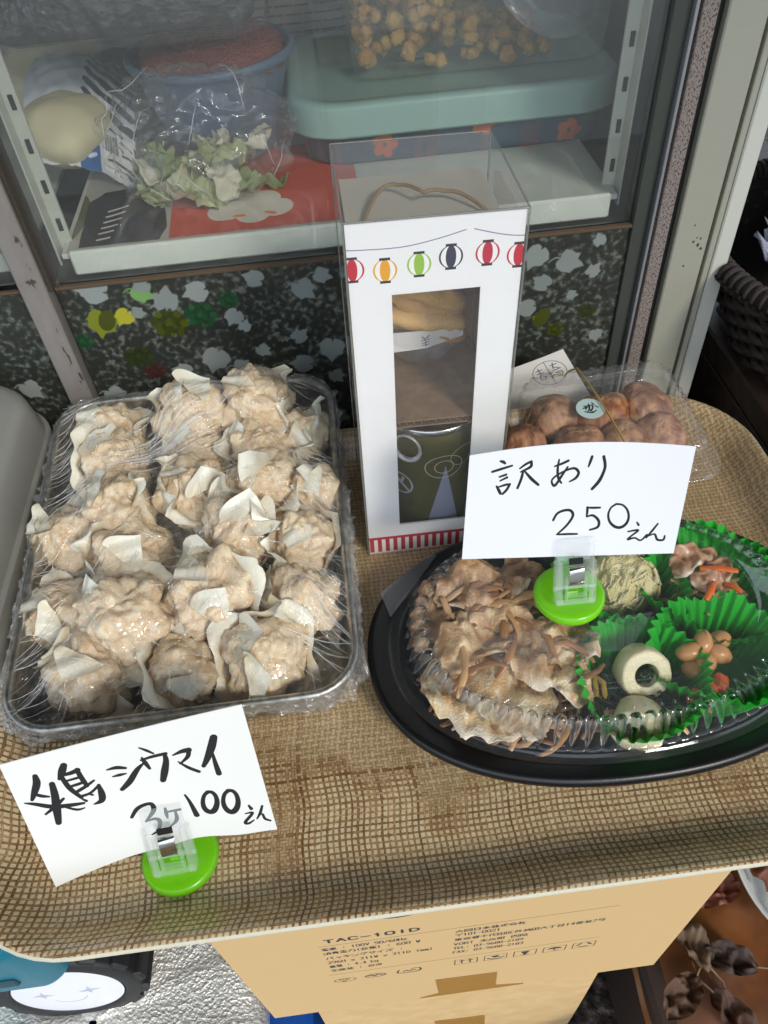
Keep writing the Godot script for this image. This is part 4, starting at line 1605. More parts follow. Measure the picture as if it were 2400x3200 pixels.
	var slab_list := [[300, 40, -122, 30, 20, 3.0, 0.4, "brownish slice of simmered root on the vegetable mix, at the back"], [302, 41, -101, 22, 15, 2.6, -0.8, "translucent pinkish slice on top of the vegetable mix"], [312, 38, -112, 20, 13, 2.6, 1.2, "small beige slice at the right of the vegetable mix"]]
	for k in slab_list.size():
		var s: Array = slab_list[k]
		m = Mb.new()
		slab(m, Vector3.ZERO, s[3], s[4], s[5], s[6], 350 + k * 5, 4.0, 0.5, [L(190, 140, 104), L(160, 106, 74), L(214, 180, 148)])
		solo("simmered_slice", m, mixm, s[7], "vegetable slice", Vector3(s[0], s[1], s[2]), "simmered slices on the vegetable mix")
	var car := M(C(226, 108, 34), 0.35, {"subsurf_scatter_enabled": true, "subsurf_scatter_strength": 0.1})
	var sticks := [[309, 43, -108, 20, -0.35, "long carrot stick on top of the vegetable mix"], [299, 42, -95, 13, 0.9, "short carrot stick at the front of the vegetable mix"], [314, 39, -97, 10, -0.9, "small carrot shred at the right of the vegetable mix"]]
	for s in sticks:
		m = Mb.new()
		var dr := Vector3(cos(s[4]), 0.12, -sin(s[4]))
		m.tube([-dr * s[3] * 0.5, Vector3(0, 1.4, 0), dr * s[3] * 0.5], [1.6, 2.2, 1.5], 8, 0.7)
		solo("carrot_stick", m, car, s[5], "carrot", Vector3(s[0], s[1], s[2]), "carrot sticks on the vegetable mix")

	# ------------------------------------------------ beans and carrot dice
	var beanm := M(C(206, 150, 98), 0.28, {"subsurf_scatter_enabled": true, "subsurf_scatter_strength": 0.12})
	var nb := noise(260, 0.08, 2)
	var beans := [[277, 33, -64, "topmost glossy tan bean by the white fish cake ring"], [286, 34, -68, "tan bean at the back of the bean cup, right of the topmost one"], [293, 31, -62, "tan bean at the right of the bean cup"], [284, 31, -57, "tan bean in the middle of the bean cup, above the carrot dice"], [277, 29, -55, "tan bean at the left of the bean cup, near the front"], [296, 30, -70, "tan bean at the back right of the bean cup"]]
	for k in beans.size():
		var s: Array = beans[k]
		m = Mb.new()
		m.blob(Vector3.ZERO, Vector3(7.2, 5.2, 5.4), nb, 0.14, 22, 14, Basis(Vector3.UP, k * 1.3) * Basis(Vector3.BACK, 0.3), null, 1.0 + k * 0.1)
		solo("bean", m, beanm, s[3], "bean", Vector3(s[0], s[1], s[2]), "beans in the green cup")
	var dice := [[279, 30, -43, 0.4, "orange carrot piece in front of the beans, left one"], [287, 30, -45, 1.1, "orange carrot piece in front of the beans, right one"], [272, 28, -39, 0.8, "orange carrot piece nearest the lid's front ribs"]]
	for s in dice:
		m = Mb.new()
		m.box(Vector3.ZERO, Vector3(10, 7, 8), 1.6, Basis(Vector3.UP, s[3]) * Basis(Vector3.RIGHT, 0.4))
		solo("carrot_piece", m, car, s[4], "carrot", Vector3(s[0], s[1], s[2]), "carrot pieces by the beans")

	# ------------------------------------------------ fish cake rings and greens
	var cake := M(C(228, 216, 176), 0.35, {"subsurf_scatter_enabled": true, "subsurf_scatter_strength": 0.12})
	var spots := [[249, 31, -57, Basis(Vector3.UP, 0.3) * Basis(Vector3.RIGHT, 0.85) * Basis(Vector3.BACK, 0.2), "white fish cake ring with a dark green leaf in its hole"], [240, 22, -32, Basis(Vector3.RIGHT, 1.2) * Basis(Vector3.BACK, 0.5), "white fish cake ring low at the front, behind the lid's ribs"]]
	for k in 2:
		var s: Array = spots[k]
		var t := thing("fish_cake_ring", s[4], "fish cake", Vector3(s[0], s[1], s[2]), "fish cake rings")
		t.basis = s[3]
		m = Mb.new()
		m.disc_lathe([[6.4, 6.6], [7.4, 7.4], [12.4, 7.4], [13.8, 6.2], [14.2, 0], [13.8, -6.2], [12.4, -7.2], [7.4, -7.2], [6.4, -6.4], [6.0, 0], [6.4, 6.6]], 40)
		for q in m.v.size():
			m.v[q] *= 1.0 + 0.05 * nb.get_noise_3dv(m.v[q])
		part("ring", m, grain(cake.duplicate(), mats.fine, 40, 0.03), t)
	var leafm := M(C(26, 44, 24), 0.22)
	m = Mb.new()
	for k in 46:
		var c := Vector3(g.randf_range(226, 262), g.randf_range(18, 27), g.randf_range(-64, -34))
		var dir := Vector3(g.randfn(), g.randfn() * 0.3, g.randfn()).normalized()
		var ln := g.randf_range(6, 13)
		m.tube([c - dir * ln, c + Vector3(g.randfn(), 1, g.randfn()) * 2.5, c + dir * ln], [0.8, g.randf_range(1.4, 3.4), 0.7], 7, 0.35)
	var gr := solo("boiled_greens", m, leafm, "dark boiled greens round the white fish cake rings", "vegetables")
	gr.set_meta("kind", "stuff")
	m = Mb.new()
	slab(m, Vector3.ZERO, 10, 5, 1.2, 0.9, 391, 2.0, 0.2)
	solo("leaf_bit", m, leafm, "small dark leaf curled in the fish cake ring's hole", "leaf", Vector3(249, 36.6, -53))
	m = Mb.new()
	for k in 9:
		var c := Vector3(g.randf_range(218, 226), g.randf_range(20, 29), g.randf_range(-60, -40))
		m.tube([c + Vector3(-3, 0, -9), c + Vector3(2, 3, 0), c + Vector3(1, 0, 9)], 1.6, 7, 0.6)
	var bs := solo("pepper_strips", m, M(C(168, 142, 62), 0.3), "yellow-green pepper strips between the pork and the green cup", "vegetables")
	bs.set_meta("kind", "stuff")

	# ------------------------------------------------ the lid
	var lid := thing("food_cover", "clear domed oval lid with beaded ribs round its side, closing the black lunch tray", "lid", Vector3(BX, 0, BZ))
	var cnt := 14 * 74
	rows = []
	var prof := [[121, 79.4, 21.9, 0.0], [117, 76.6, 22.2, 0.0], [115.8, 75.6, 23.6, 0.0], [114.0, 74.4, 24.2, 0.0], [112.4, 73.2, 24.6, 0.0], [111, 72.2, 26, 0.4], [109.4, 71.0, 29, 1.0], [107.6, 69.8, 33, 1.0], [105.6, 68.4, 37, 1.0], [103.4, 66.8, 40.4, 1.0], [101.0, 65.2, 42.8, 0.9], [98.4, 63.4, 44.2, 0.6], [96.2, 61.8, 44.9, 0.2], [94, 60.2, 45.6, 0.0], [89, 57, 47.4, 0.0], [84.5, 54.2, 48.8, 0.0], [82.0, 52.6, 49.6, 0.0], [81.0, 51.9, 50.4, 0.0], [80.0, 51.2, 50.3, 0.0], [79.0, 50.6, 49.4, 0.0], [76, 48.6, 49.0, 0.0], [50, 32, 49.0, 0.0], [20, 13, 49.0, 0.0], [1, 1, 49.0, 0.0]]
	for p in prof:
		var r := oring(p[0], p[1], 2.2, p[2], BX, BZ - 1.0, cnt)
		if p[3] > 0.0:
			for i in cnt:
				var d := Vector3((r[i].x - BX) / p[0], 0, (r[i].z - BZ) / p[1]).normalized()
				var w := sqrt(maxf(0.0, 1.0 - pow((i % 14) / 7.0 - 1.0, 2.0)))   # half-round beads with sharp creases between
				r[i] += d * p[3] * (4.2 * w - 2.6) + Vector3(0, p[3] * 1.6 * (w - 0.5), 0)
		rows.append(r)
	m = Mb.new()
	m.sheet(rows, true, false)
	part("dome", m, M(C(240, 244, 244, 0.025), 0.025), lid, o)
	# the pressed ribs: drops of clear plastic standing side by side round the wall
	var drop := M(C(250, 252, 252, 0.0), 0.02, {"refraction_enabled": true, "refraction_scale": 0.045})
	var lower := oring(110.0, 71.6, 2.2, 26.5, BX, BZ - 1.0, 74)
	var mid := oring(106.6, 69.4, 2.2, 35.0, BX, BZ - 1.0, 74)
	var upper := oring(101.6, 65.6, 2.2, 42.6, BX, BZ - 1.0, 74)
	for k in 74:
		m = Mb.new()
		var base_at := lower[k] - Vector3(BX, 0, BZ)
		var pts := [base_at, base_at.lerp(mid[k] - Vector3(BX, 0, BZ), 0.5), mid[k] - Vector3(BX, 0, BZ), (mid[k] - Vector3(BX, 0, BZ)).lerp(upper[k] - Vector3(BX, 0, BZ), 0.6), upper[k] - Vector3(BX, 0, BZ), (upper[k] - Vector3(BX, 0, BZ)).lerp(Vector3(0, 44.6, 0), 0.022), (upper[k] - Vector3(BX, 0, BZ)).lerp(Vector3(0, 45.4, 0), 0.032)]
		m.tube(pts, [0.7, 1.6, 2.1, 2.7, 3.1, 2.4, 1.0], 12)
		part("rib", m, drop, lid)
	m = Mb.new()
	m.grid(16, 8, func(s: float, t: float): return Vector3(116 + 34 * s + 4.0 * t, 22.9 + 0.8 * t + 0.25 * sin(s * 60) * 0.4, -136 - 26 * s + 16 * t * (1.0 - s) + 3.0 * t), false, false)
	part("opening_tab", m, M(C(120, 122, 122, 0.5), 0.2), lid, o)


# ---------------------------------------------------------------- under the tray
const GLYPHS := {
	"T": "00 40;20 28", "A": "08 20 48;15 35", "C": "41 30 10 01 07 18 38 47", "D": "00 08 28 46 42 20 00", "I": "20 28", "0": "10 30 41 47 38 18 07 01 10", "1": "12 20 28", "2": "01 10 30 41 43 08 48", "3": "00 40 23 34 46 37 18 07", "4": "38 30 05 45", "5": "40 00 03 33 44 46 38 08", "6": "30 11 04 07 18 38 47 45 34 04", "7": "00 40 18", "8": "10 30 41 43 34 14 03 01 10;14 05 07 18 38 47 45 34", "9": "44 14 03 01 10 30 41 45 28",
	"V": "00 28 40", "H": "00 08;40 48;04 44", "z": "03 43 08 48", "W": "00 18 23 38 40", "x": "03 48;43 08", "m": "08 03 23 28;23 43 48", "k": "00 08;43 05 48", "g": "43 13 04 06 17 47;43 49 09", "(": "30 22 26 38", ")": "10 22 26 18", ":": "22 23;26 27", ".": "27 28", "/": "08 40", "-": "04 44", "O": "10 30 41 47 38 18 07 01 10", "R": "08 00 30 41 43 34 04;24 48", "E": "40 00 08 48;04 34", "L": "00 08 48", "F": "40 00 08;04 34", "X": "00 48;40 08", " ": "", "P": "08 00 30 41 43 34 04", "S": "41 30 10 01 03 45 47 38 18 07",
	"〒": "00 80;03 83;43 48", "電": "10 70;02 82;40 44;15 75 77 17 15;16 76;44 48 88", "源": "01 12;04 15;08 26;30 80;30 37 28;42 72 75 45 42;43 73;55 58;45 38;65 88", "消": "01 12;04 15;08 26;60 62;41 52;81 72;43 48;43 83 88;45 85;46 86", "費": "11 71 72 12 13 73;30 33;50 53;24 74 77 24;25 75;26 76;27 18;67 78", "力": "12 82 88 68;40 33 08", "炊": "01 12;31 22;20 24 08;24 38;50 42;42 82 73;62 65 48;65 88", "飯": "20 02;20 42;12 32 35 12 18 37;50 80;51 48;53 83 58;54 88",
	"パ": "22 08;52 88;70 81 72 61 70", "ッ": "23 35;43 55;73 58", "キ": "12 72;04 84;30 58", "ン": "01 23;08 48 82", "グ": "30 05;20 70 38;60 71;80 81", "サ": "02 82;20 25;60 65 38", "イ": "70 05;43 48", "ズ": "00 70 08;44 78;60 71;80 81", "重": "10 70;02 82;13 73 76 16 13;40 48;14 74;17 77;08 88", "量": "10 70 73 13 10;11 71;04 84;15 75 77 15;46 48;08 88", "生": "20 02;11 81;40 48;14 74;08 88", "産": "40 41;01 81;21 22;61 62;03 83;03 08;34 24;14 84;26 76;54 58;18 88", "地": "02 32;20 27;07 36;42 48 88;32 83 85;60 66", "台": "40 13 74;60 82;15 75 78 18 15", "湾": "01 12;04 15;08 26;50 51;31 81;42 33;72 83;44 74 75 35 36 78",
	"大": "03 83;40 43 08;43 88", "同": "08 00 80 88;22 62;24 64 67 27 24", "日": "10 70 78 18 10;14 74", "本": "02 82;40 48;42 07;42 87;26 66", "株": "02 42;20 28;23 06;23 45;50 42;52 82;45 85;60 68;65 48;65 88", "式": "02 82;50 56 88;70 81;14 44;24 27;07 47", "会": "40 03;40 83;24 64;05 85;35 17 77;65 88", "社": "20 21;02 42 06;24 28;24 45;62 68;43 83;38 88", "東": "01 81;12 72 75 15 12;13 73;40 48;45 08;45 88", "京": "40 41;01 81;13 73 75 15 13;45 48;26 08;66 88", "都": "02 42;20 24;04 54;50 05;25 55 58 28 25;60 68;60 80 73 84 76", "千": "70 11;04 84;40 48", "代": "20 04;12 18;33 83;50 57 88;70 81", "田": "00 80 88 08 00;40 48;04 84", "区": "80 00 08 88;22 66;62 26", "外": "20 04;21 51 08;23 35;60 68;63 85", "神": "20 21;02 42 06;24 28;42 82 86 46 42;44 84;60 88", "六": "40 42;03 83;34 08;54 88", "丁": "01 81;40 48 28", "目": "10 70 78 18 10;13 73;15 75", "番": "70 11;02 82;20 32;40 44;44 04;44 84;15 75 78 18 15;46 48", "号": "10 70 73 13 10;05 85;25 75 78 48", "末": "01 81;14 74;40 48;44 08;44 88", "広": "40 41;11 81;11 08;53 27 77;64 88", "町": "00 40 47 07 00;20 27;03 43;50 80;70 78 58", "四": "00 80 88 08 00;30 34 15;50 55 75", "階": "00 08;00 30 23 35 06;50 54;70 74 84;46 86 88 48 46",
}


func write(i: Ink, text: String, at: Vector2, hgt: float, wide: float, pen: float, c: Color) -> void:
	# at: left end of the baseline; letters stretched so that the line is "wide" long
	var units := 0.0
	for ch in text:
		units += 10.0 if ch.unicode_at(0) > 0x2000 else 6.0
	var k := wide / units
	var x := at.x
	for ch in text:
		for st in (GLYPHS.get(ch, "") as String).split(";", false):
			var last := Vector2.INF
			for q in st.split(" ", false):
				var p := Vector2(x + (q.unicode_at(0) - 48) * k, at.y - hgt + (q.unicode_at(1) - 48) * hgt / 8.0)
				if last != Vector2.INF:
					i.line(last, p, pen, c)
				last = p
		x += k * (10.0 if ch.unicode_at(0) > 0x2000 else 6.0)


func build_below() -> void:
	# the carton that carries the tray; print is drawn in millimetres from its top left corner (8, -3)
	var car := thing("cardboard_carton", "brown cardboard carton with dark printed text standing under the tray", "box", Vector3(142, -231, -100))
	var o := Vector3(-142, 231, 100)
	var paper := C(210, 176, 124)
	var ink := C(62, 58, 60)
	var i := Ink.new(2160, 1824, paper, 8.0)
	var T := Vector2(-8, -3)   # x + T.x, -y + T.y
	write(i, "TAC-10ID", Vector2(55, 56.5), 5.6, 53, 1.5, ink)
	i.line(Vector2(50.5, 62.5), Vector2(217.5, 62.0), 0.5, ink)
	write(i, "電源 : 100V 50/60Hz", Vector2(51.6, 71.6), 4.6, 48, 0.7, ink)
	write(i, "消費電力(炊飯) : 600 W", Vector2(51.8, 80.4), 4.8, 55, 0.7, ink)
	write(i, "パッキングサイズ :", Vector2(52, 91), 4.8, 45, 0.7, ink)
	write(i, "296H x 311W x 311D (mm)", Vector2(52, 100.6), 4.8, 62, 0.7, ink)
	write(i, "重量 : 4.4 kg", Vector2(52, 110.4), 4.8, 29, 0.7, ink)
	write(i, "生産地 : 台湾", Vector2(52, 120), 4.8, 31, 0.7, ink)
	i.line(Vector2(49.5, 128.0), Vector2(215.5, 126.0), 0.5, ink)
	write(i, "大同日本株式会社", Vector2(126.4, 72), 4.8, 40, 0.7, ink)
	write(i, "〒101-0021", Vector2(126.4, 79.6), 4.8, 26, 0.7, ink)
	write(i, "東京都千代田区外神田六丁目14番地7号", Vector2(126, 89), 4.8, 88, 0.7, ink)
	write(i, "VORT 末広町 四階", Vector2(125.6, 98.6), 4.8, 44, 0.7, ink)
	write(i, "TEL: 03-5688-2189", Vector2(125.4, 107.4), 4.6, 42, 0.7, ink)
	write(i, "FAX: 03-5688-2183", Vector2(125.2, 116.6), 4.6, 43, 0.7, ink)
	# handling pictures
	for k in 5:
		var c := Vector2(133.4 + k * 18.6, 140.0)
		for q in 4:
			var a := [Vector2(-7, -6), Vector2(7, -6), Vector2(7, 6), Vector2(-7, 6)]
			i.line(c + a[q], c + a[(q + 1) % 4], 0.6, ink)
		if k == 0:
			for s in [-2.6, 2.6]:
				i.line(c + Vector2(s, 4), c + Vector2(s, -3.6), 0.9, ink)
				i.line(c + Vector2(s - 1.6, -1.6), c + Vector2(s, -4), 0.8, ink)
				i.line(c + Vector2(s + 1.6, -1.6), c + Vector2(s, -4), 0.8, ink)
		elif k == 1:
			i.poly(PackedVector2Array([c + Vector2(-3, -3), c + Vector2(1, -4), c + Vector2(3, 0), c + Vector2(-1, 1)]), ink)
			i.brush("-5,1,1.4 -2,4,1.6 2,4,1.4 5.4,0,1.2", ink, c)
		elif k == 2:
			i.poly(PackedVector2Array([c + Vector2(-3, -4.4), c + Vector2(3, -4.4), c + Vector2(1.4, 0.8), c + Vector2(0.6, 4.4), c + Vector2(-0.6, 4.4), c + Vector2(-1.4, 0.8)]), ink)
			i.line(c + Vector2(-2.4, 4.4), c + Vector2(2.4, 4.4), 0.8, ink)
		elif k == 3:
			i.poly(PackedVector2Array([c + Vector2(-5, 0), c + Vector2(-3, -3), c + Vector2(0, -4.2), c + Vector2(3, -3), c + Vector2(5, 0)]), ink)
			i.brush("0,0,0.8 0,3.6,0.8 1.4,4.4,0.8 2.4,3.4,0.7", ink, c)
		else:
			for q in 3:
				var a := TAU * q / 3.0 - PI / 2
				i.line(c + Vector2.from_angle(a + 0.5) * 4.4, c + Vector2.from_angle(a + 1.6) * 4.4, 1.6, ink)
	# marks below the left column
	for r in [[7.0, 4.6, ink], [6.3, 3.9, paper]]:
		i.oval(Vector2(57.5, 145), Vector2(r[0], r[1]), r[2])
	write(i, "PS", Vector2(54.2, 145), 2.6, 7, 0.6, ink)
	write(i, "E", Vector2(55.8, 148.6), 2.6, 3.6, 0.6, ink)
	i.oval(Vector2(76.6, 143.8), Vector2(6.8, 4.4), ink)
	i.oval(Vector2(76.6, 143.8), Vector2(5.8, 3.4), paper)
	i.brush("72,143.4,1.2 74,142,1.4 76,145,1.4 78,142,1.4 81,144.6,1.2", ink)
	i.brush("91.5,139.5,1.0 91,147,1.2 103,147.4,1.4 104.6,140,1.2 99,139,1.0", ink)
	i.brush("94,145,1.0 96,142,1.2 98,145,1.0 100,142,1.2 102,144,0.8", ink)
	# the emblem hidden under the tray's rim
	for r in [[14.0, 9.0, ink], [12.4, 7.4, paper], [11.0, 6.2, ink], [9.8, 5.2, paper]]:
		i.oval(Vector2(96, 18.5), Vector2(r[0], r[1]), r[2])
	for k in 5:
		i.line(Vector2(117 + k * 7.6, 17.6), Vector2(121.4 + k * 7.6, 17.6), 1.2, ink)
	var cm := M(Color.WHITE, 0.85)
	cm.albedo_texture = i.done(1080, 912)
	var kb := M(Color.WHITE, 0.85)
	kb.albedo_texture = ntex(81, 0.02, 256, 4, [[0.2, 0.8], [C(206, 171, 118), C(214, 181, 130)]])
	kb.uv1_triplanar = true
	kb.uv1_scale = Vector3(8, 8, 8)
	var m := Mb.new()
	m.face(PackedVector3Array([Vector3(8, -231, 30), Vector3(8, -3, 30), Vector3(278, -3, 30), Vector3(278, -231, 30)]), [Vector2(0, 1), Vector2(0, 0), Vector2(1, 0), Vector2(1, 1)])
	part("printed_front", m, cm, car, o)
	m = Mb.new()
	m.box(Vector3(143, -117, -102), Vector3(270, 228, 263.5), 0.8)
	part("carton_body", m, kb, car, o)
	m = Mb.new()
	m.grid(8, 8, func(s: float, t: float): return Vector3(38 + 201 * s, -231.6 - 214 * t, 29.0 + 1.5 * sin(t * 2.0) + 1.2 * sin(s * 3.1) * t), false, false)
	m.grid(8, 8, func(s: float, t: float): return Vector3(38 + 201 * s, -231.6 - 214 * t, 25.6 + 1.5 * sin(t * 2.0) + 1.2 * sin(s * 3.1) * t), false, false)
	part("hanging_flap", m, kb, car, o)
	var tape := M(C(178, 132, 66), 0.3)
	m = Mb.new()
	m.extrude(PackedVector2Array([Vector2(122, -182), Vector2(163, -184), Vector2(164, -223), Vector2(184, -230), Vector2(184, -231), Vector2(110, -231), Vector2(124, -224)]), 30.2, 30.5)
	part("packing_tape", m, tape, car, o)
	m = Mb.new()
	m.extrude(PackedVector2Array([Vector2(120, -322), Vector2(160, -326), Vector2(162, -380), Vector2(122, -378)]), 30.9, 31.3)
	part("packing_tape", m, tape, car, o)
	m = Mb.new()
	m.box(Vector3(140, -341, -110), Vector3(170, 217, 170), 1)
	solo("support_box", m, M(C(70, 56, 46), 0.9), "dark box under the cardboard carton, behind its hanging flap", "box")

	# ------------------------------------------------ teal wheeled case at the lower left
	var case := thing("wheeled_case", "teal plastic case with a black lugged wheel under the tray's left end", "cooler", Vector3(-210, -450, -90))
	o = Vector3(210, 450, 90)
	var teal := M(C(24, 108, 128), 0.4)
	m = Mb.new()
	var rows := []
	for p in [[40, -300], [10, -300], [4, -296], [0, -280], [0, -150], [3, -120], [10, -112], [60, -112], [90, -112]]:
		rows.append(rring(220 - p[0] * 2, 150 - p[0] * 2, maxf(26 - p[0] * 0.5, 4), p[1], -238, -92, 8, 4))
	m.sheet(rows, true, true)
	part("case_body", m, grain(teal, mats.fine, 50, 0.01), case, o)
	m = Mb.new()
	rows = []
	for p in [[16, -204], [4, -204], [1, -202], [0, -198], [0, -130], [3, -118], [10, -112], [17, -110]]:
		rows.append(rring(216 - p[0] * 2, 44 - p[0] * 2, maxf(18 - p[0], 1.5), p[1], -238, -24, 8, 4))
	m.sheet(rows, true, true)
	part("wheel_guard", m, teal, case, o)
	m = Mb.new()
	m.box(Vector3(-190, -176, -1.6), Vector3(70, 12, 3), 1)
	part("recessed_slot", m, M(C(10, 62, 78), 0.5), case, o)
	var hub := Vector3(-149, -250, -8)
	var tiltw := Basis(Vector3.RIGHT, -0.10)
	var spin := tiltw * Basis(Vector3.RIGHT, PI / 2)   # lathe axis turned to face the viewer
	m = Mb.new()
	m.xf = Transform3D(spin, hub)
	m.disc_lathe([[42, -46], [51, -46], [54, -42], [54, -4], [52, 0], [44, 1.0], [42, 0.4], [40.4, -1.5], [40.4, -3]], 64)
	var blk := grain(M(C(34, 34, 36), 0.6), mats.fine, 60, 0.02)
	var tyre := part("wheel_tyre", m, blk, case, o)
	for k in 14:
		var a := TAU * (k + 0.3) / 14
		m = Mb.new()
		m.xf = Transform3D(spin * Basis(Vector3.UP, a), hub)
		m.box(Vector3(54.6, -16, 0), Vector3(7.5, 30, 14), 1.6)
		part("tread_lug", m, blk, tyre)
		m = Mb.new()
		m.xf = Transform3D(spin * Basis(Vector3.UP, a + 0.22), hub)
		m.box(Vector3(54.0, -34, 0), Vector3(6.5, 18, 13), 1.6)
		part("tread_lug", m, blk, tyre)
	var fi := Ink.new(1024, 1024, C(226, 226, 232), 1024.0 / 88.0)
	for s in [-1.0, 1.0]:
		var c := Vector2(44 + s * 17, 40)
		fi.poly(PackedVector2Array([c + Vector2(-9, 1), c + Vector2(-1.6, -1.6), c + Vector2(0, -7), c + Vector2(1.6, -1.6), c + Vector2(9, 1), c + Vector2(1.6, 2.4), c + Vector2(0, 7), c + Vector2(-1.6, 2.4)]), C(178, 186, 204))
		fi.poly(PackedVector2Array([c + Vector2(-9, 1), c, c + Vector2(0, 7), c + Vector2(-1.6, 2.4)]), C(156, 168, 188))
	fi.brush("32,52,0.8 36,57,1.2 44,59,1.4 52,57,1.2 56,51,0.8", C(172, 176, 188))
	var hm := M(Color.WHITE, 0.35)
	hm.albedo_texture = fi.done(384, 384)
	m = Mb.new()
	m.xf = Transform3D(tiltw, hub)
	m.grid(56, 8, func(s: float, t: float): return Vector3(cos(TAU * s) * 40 * t, sin(TAU * s) * 40 * t, 1.5 - 2.0 * t * t), true, false, func(_a, p: Vector3): return Vector2(p.x / 88.0 + 0.5, 0.5 - p.y / 88.0))
	part("white_hub_cap", m, hm, case, o)

	# ------------------------------------------------ silver cushion and the blue box under it
	var pn := noise(83, 0.02, 3)
	m = Mb.new()
	rows = []
	for p in [[0.9, -46], [0.96, -44], [1.0, -32], [0.99, -18], [0.95, -8], [0.88, -3], [0.75, 0], [0.5, 1], [0.25, 1.5], [0.02, 1.5]]:
		var r := rring(264 * p[0], 190 * p[0], 60 * p[0], p[1], 0, 0, 10, 6)
		for q in r.size():
			r[q].y += 7.0 * pn.get_noise_2d(r[q].x, r[q].z) * clampf((1.0 - p[0]) * 5.0, 0, 1)
		rows.append(r)
	m.sheet(rows, true, true)
	var sv := M(C(224, 220, 210), 0.4, {"metallic": 0.4})
	var crk := ntex(84, 0.035, 512, 3, null, FastNoiseLite.TYPE_CELLULAR)
	grain(sv, crk, 16.0, 0.16)
	solo("silver_cushion", m, sv, "silver crinkled insulating cushion beside the black wheel, lower left", "cushion", Vector3(-144, -296, 5))
	m = Mb.new()
	m.box(Vector3(-120, -400, 10), Vector3(280, 100, 170), 6)
	solo("blue_box", m, grain(M(C(18, 82, 170), 0.5), mats.fine, 50, 0.01), "bright blue plastic box peeking out under the silver cushion", "box")

	# ------------------------------------------------ brown tarp with dead leaves, lower right
	var tn := noise(85, 0.006, 3)
	m = Mb.new()
	for dy in [0.0, -3.0]:
		m.grid(50, 50, func(s: float, t: float):
			var x: float = 284 + 340 * s
			var z: float = -260 + 480 * t
			return Vector3(x, -292 + dy + 22.0 * tn.get_noise_2d(x, z) - 26.0 * smoothstep(0.12, 0.0, s), z)
		, false, false)
	var tm := M(Color.WHITE, 0.5)
	tm.albedo_texture = ntex(86, 0.008, 512, 4, [[0.25, 0.5, 0.75], [C(92, 52, 26), C(128, 76, 34), C(142, 92, 44)]])
	tm.uv1_triplanar = true
	tm.uv1_scale = Vector3(3, 3, 3)
	solo("brown_sheet", m, tm, "brown plastic sheet strewn with dead leaves on the ground right of the carton", "tarp")
	m = Mb.new()
	m.box(Vector3(455, -376, -20), Vector3(336, 145, 470), 4)
	solo("low_crate", m, M(C(58, 42, 32), 0.8), "low dark crate under the brown sheet with the leaves", "crate")
	var spots := [[324, 12, 0.4, "greyish curled dead leaf on the brown sheet, nearest the carton"], [304, 44, 2.2, "dark dead leaf with a pale stalk at the bottom of the brown sheet"], [348, 26, 1.2, "flat dark leaf on the brown sheet, left of the white dish"], [336, 62, 3.6, "dark leaf at the photo's bottom edge on the brown sheet"], [358, -22, 5.0, "reddish brown withered leaf beside the carton's right edge"]]
	for k in spots.size():
		var s: Array = spots[k]
		var c: Color = [C(112, 90, 70), C(92, 66, 48), C(66, 50, 42), C(80, 54, 40), C(136, 82, 64)][k]
		var t := thing("dead_leaf", s[3], "leaf", Vector3(s[0], -281, s[1]), "dead leaves on the brown sheet")
		t.rotation.y = s[2]
		var ln := noise(500 + k, 0.06, 2)
		m = Mb.new()
		for dy in [0.0, -0.5]:
			m.grid(16, 20, func(u: float, v: float):
				var w: float = 12.0 * pow(sin(PI * clampf(v * 0.92 + 0.04, 0, 1)), 0.8) * (1.0 + 0.1 * sin(v * 8.0))
				var x: float = (u - 0.5) * 2.0 * w
				return Vector3(x, 5 + dy + 0.35 * absf(x) + 0.03 * x * x + 9.0 * ln.get_noise_2d(x * 1.5, v * 50.0), (v - 0.5) * 40)
			, false, false)
		part("blade", m, M(c, 0.75), t)
		m = Mb.new()
		m.tube([Vector3(0, 6, 19), Vector3(2, 4, 30), Vector3(-3, 3, 42)], [0.9, 0.7, 0.5], 6)
		part("stalk", m, M(c.lerp(C(170, 150, 110), 0.5), 0.7), t)
	var dish := thing("white_dish", "white dish with a green blade of leaf at the right edge, below the tray", "dish", Vector3(446, -276, -26))
	m = Mb.new()
	m.disc_lathe([[0, 0], [52, 0], [64, 8], [74, 24], [76, 25], [75, 22], [62, 5], [0, 3]], 64)
	part("bowl", m, M(C(214, 214, 208), 0.3), dish)
	m = Mb.new()
	slab(m, Vector3(-40, 22, 14), 90, 14, 1.0, 1.1, 505, 4.0, 0.3)
	part("green_leaf", m, M(C(58, 104, 44), 0.5), dish)
	m = Mb.new()
	slab(m, Vector3(-34, 26, -14), 70, 36, 1.2, 0.7, 508, 6.0, 0.3)
	part("brown_leaf", m, M(C(104, 58, 38), 0.6), dish)


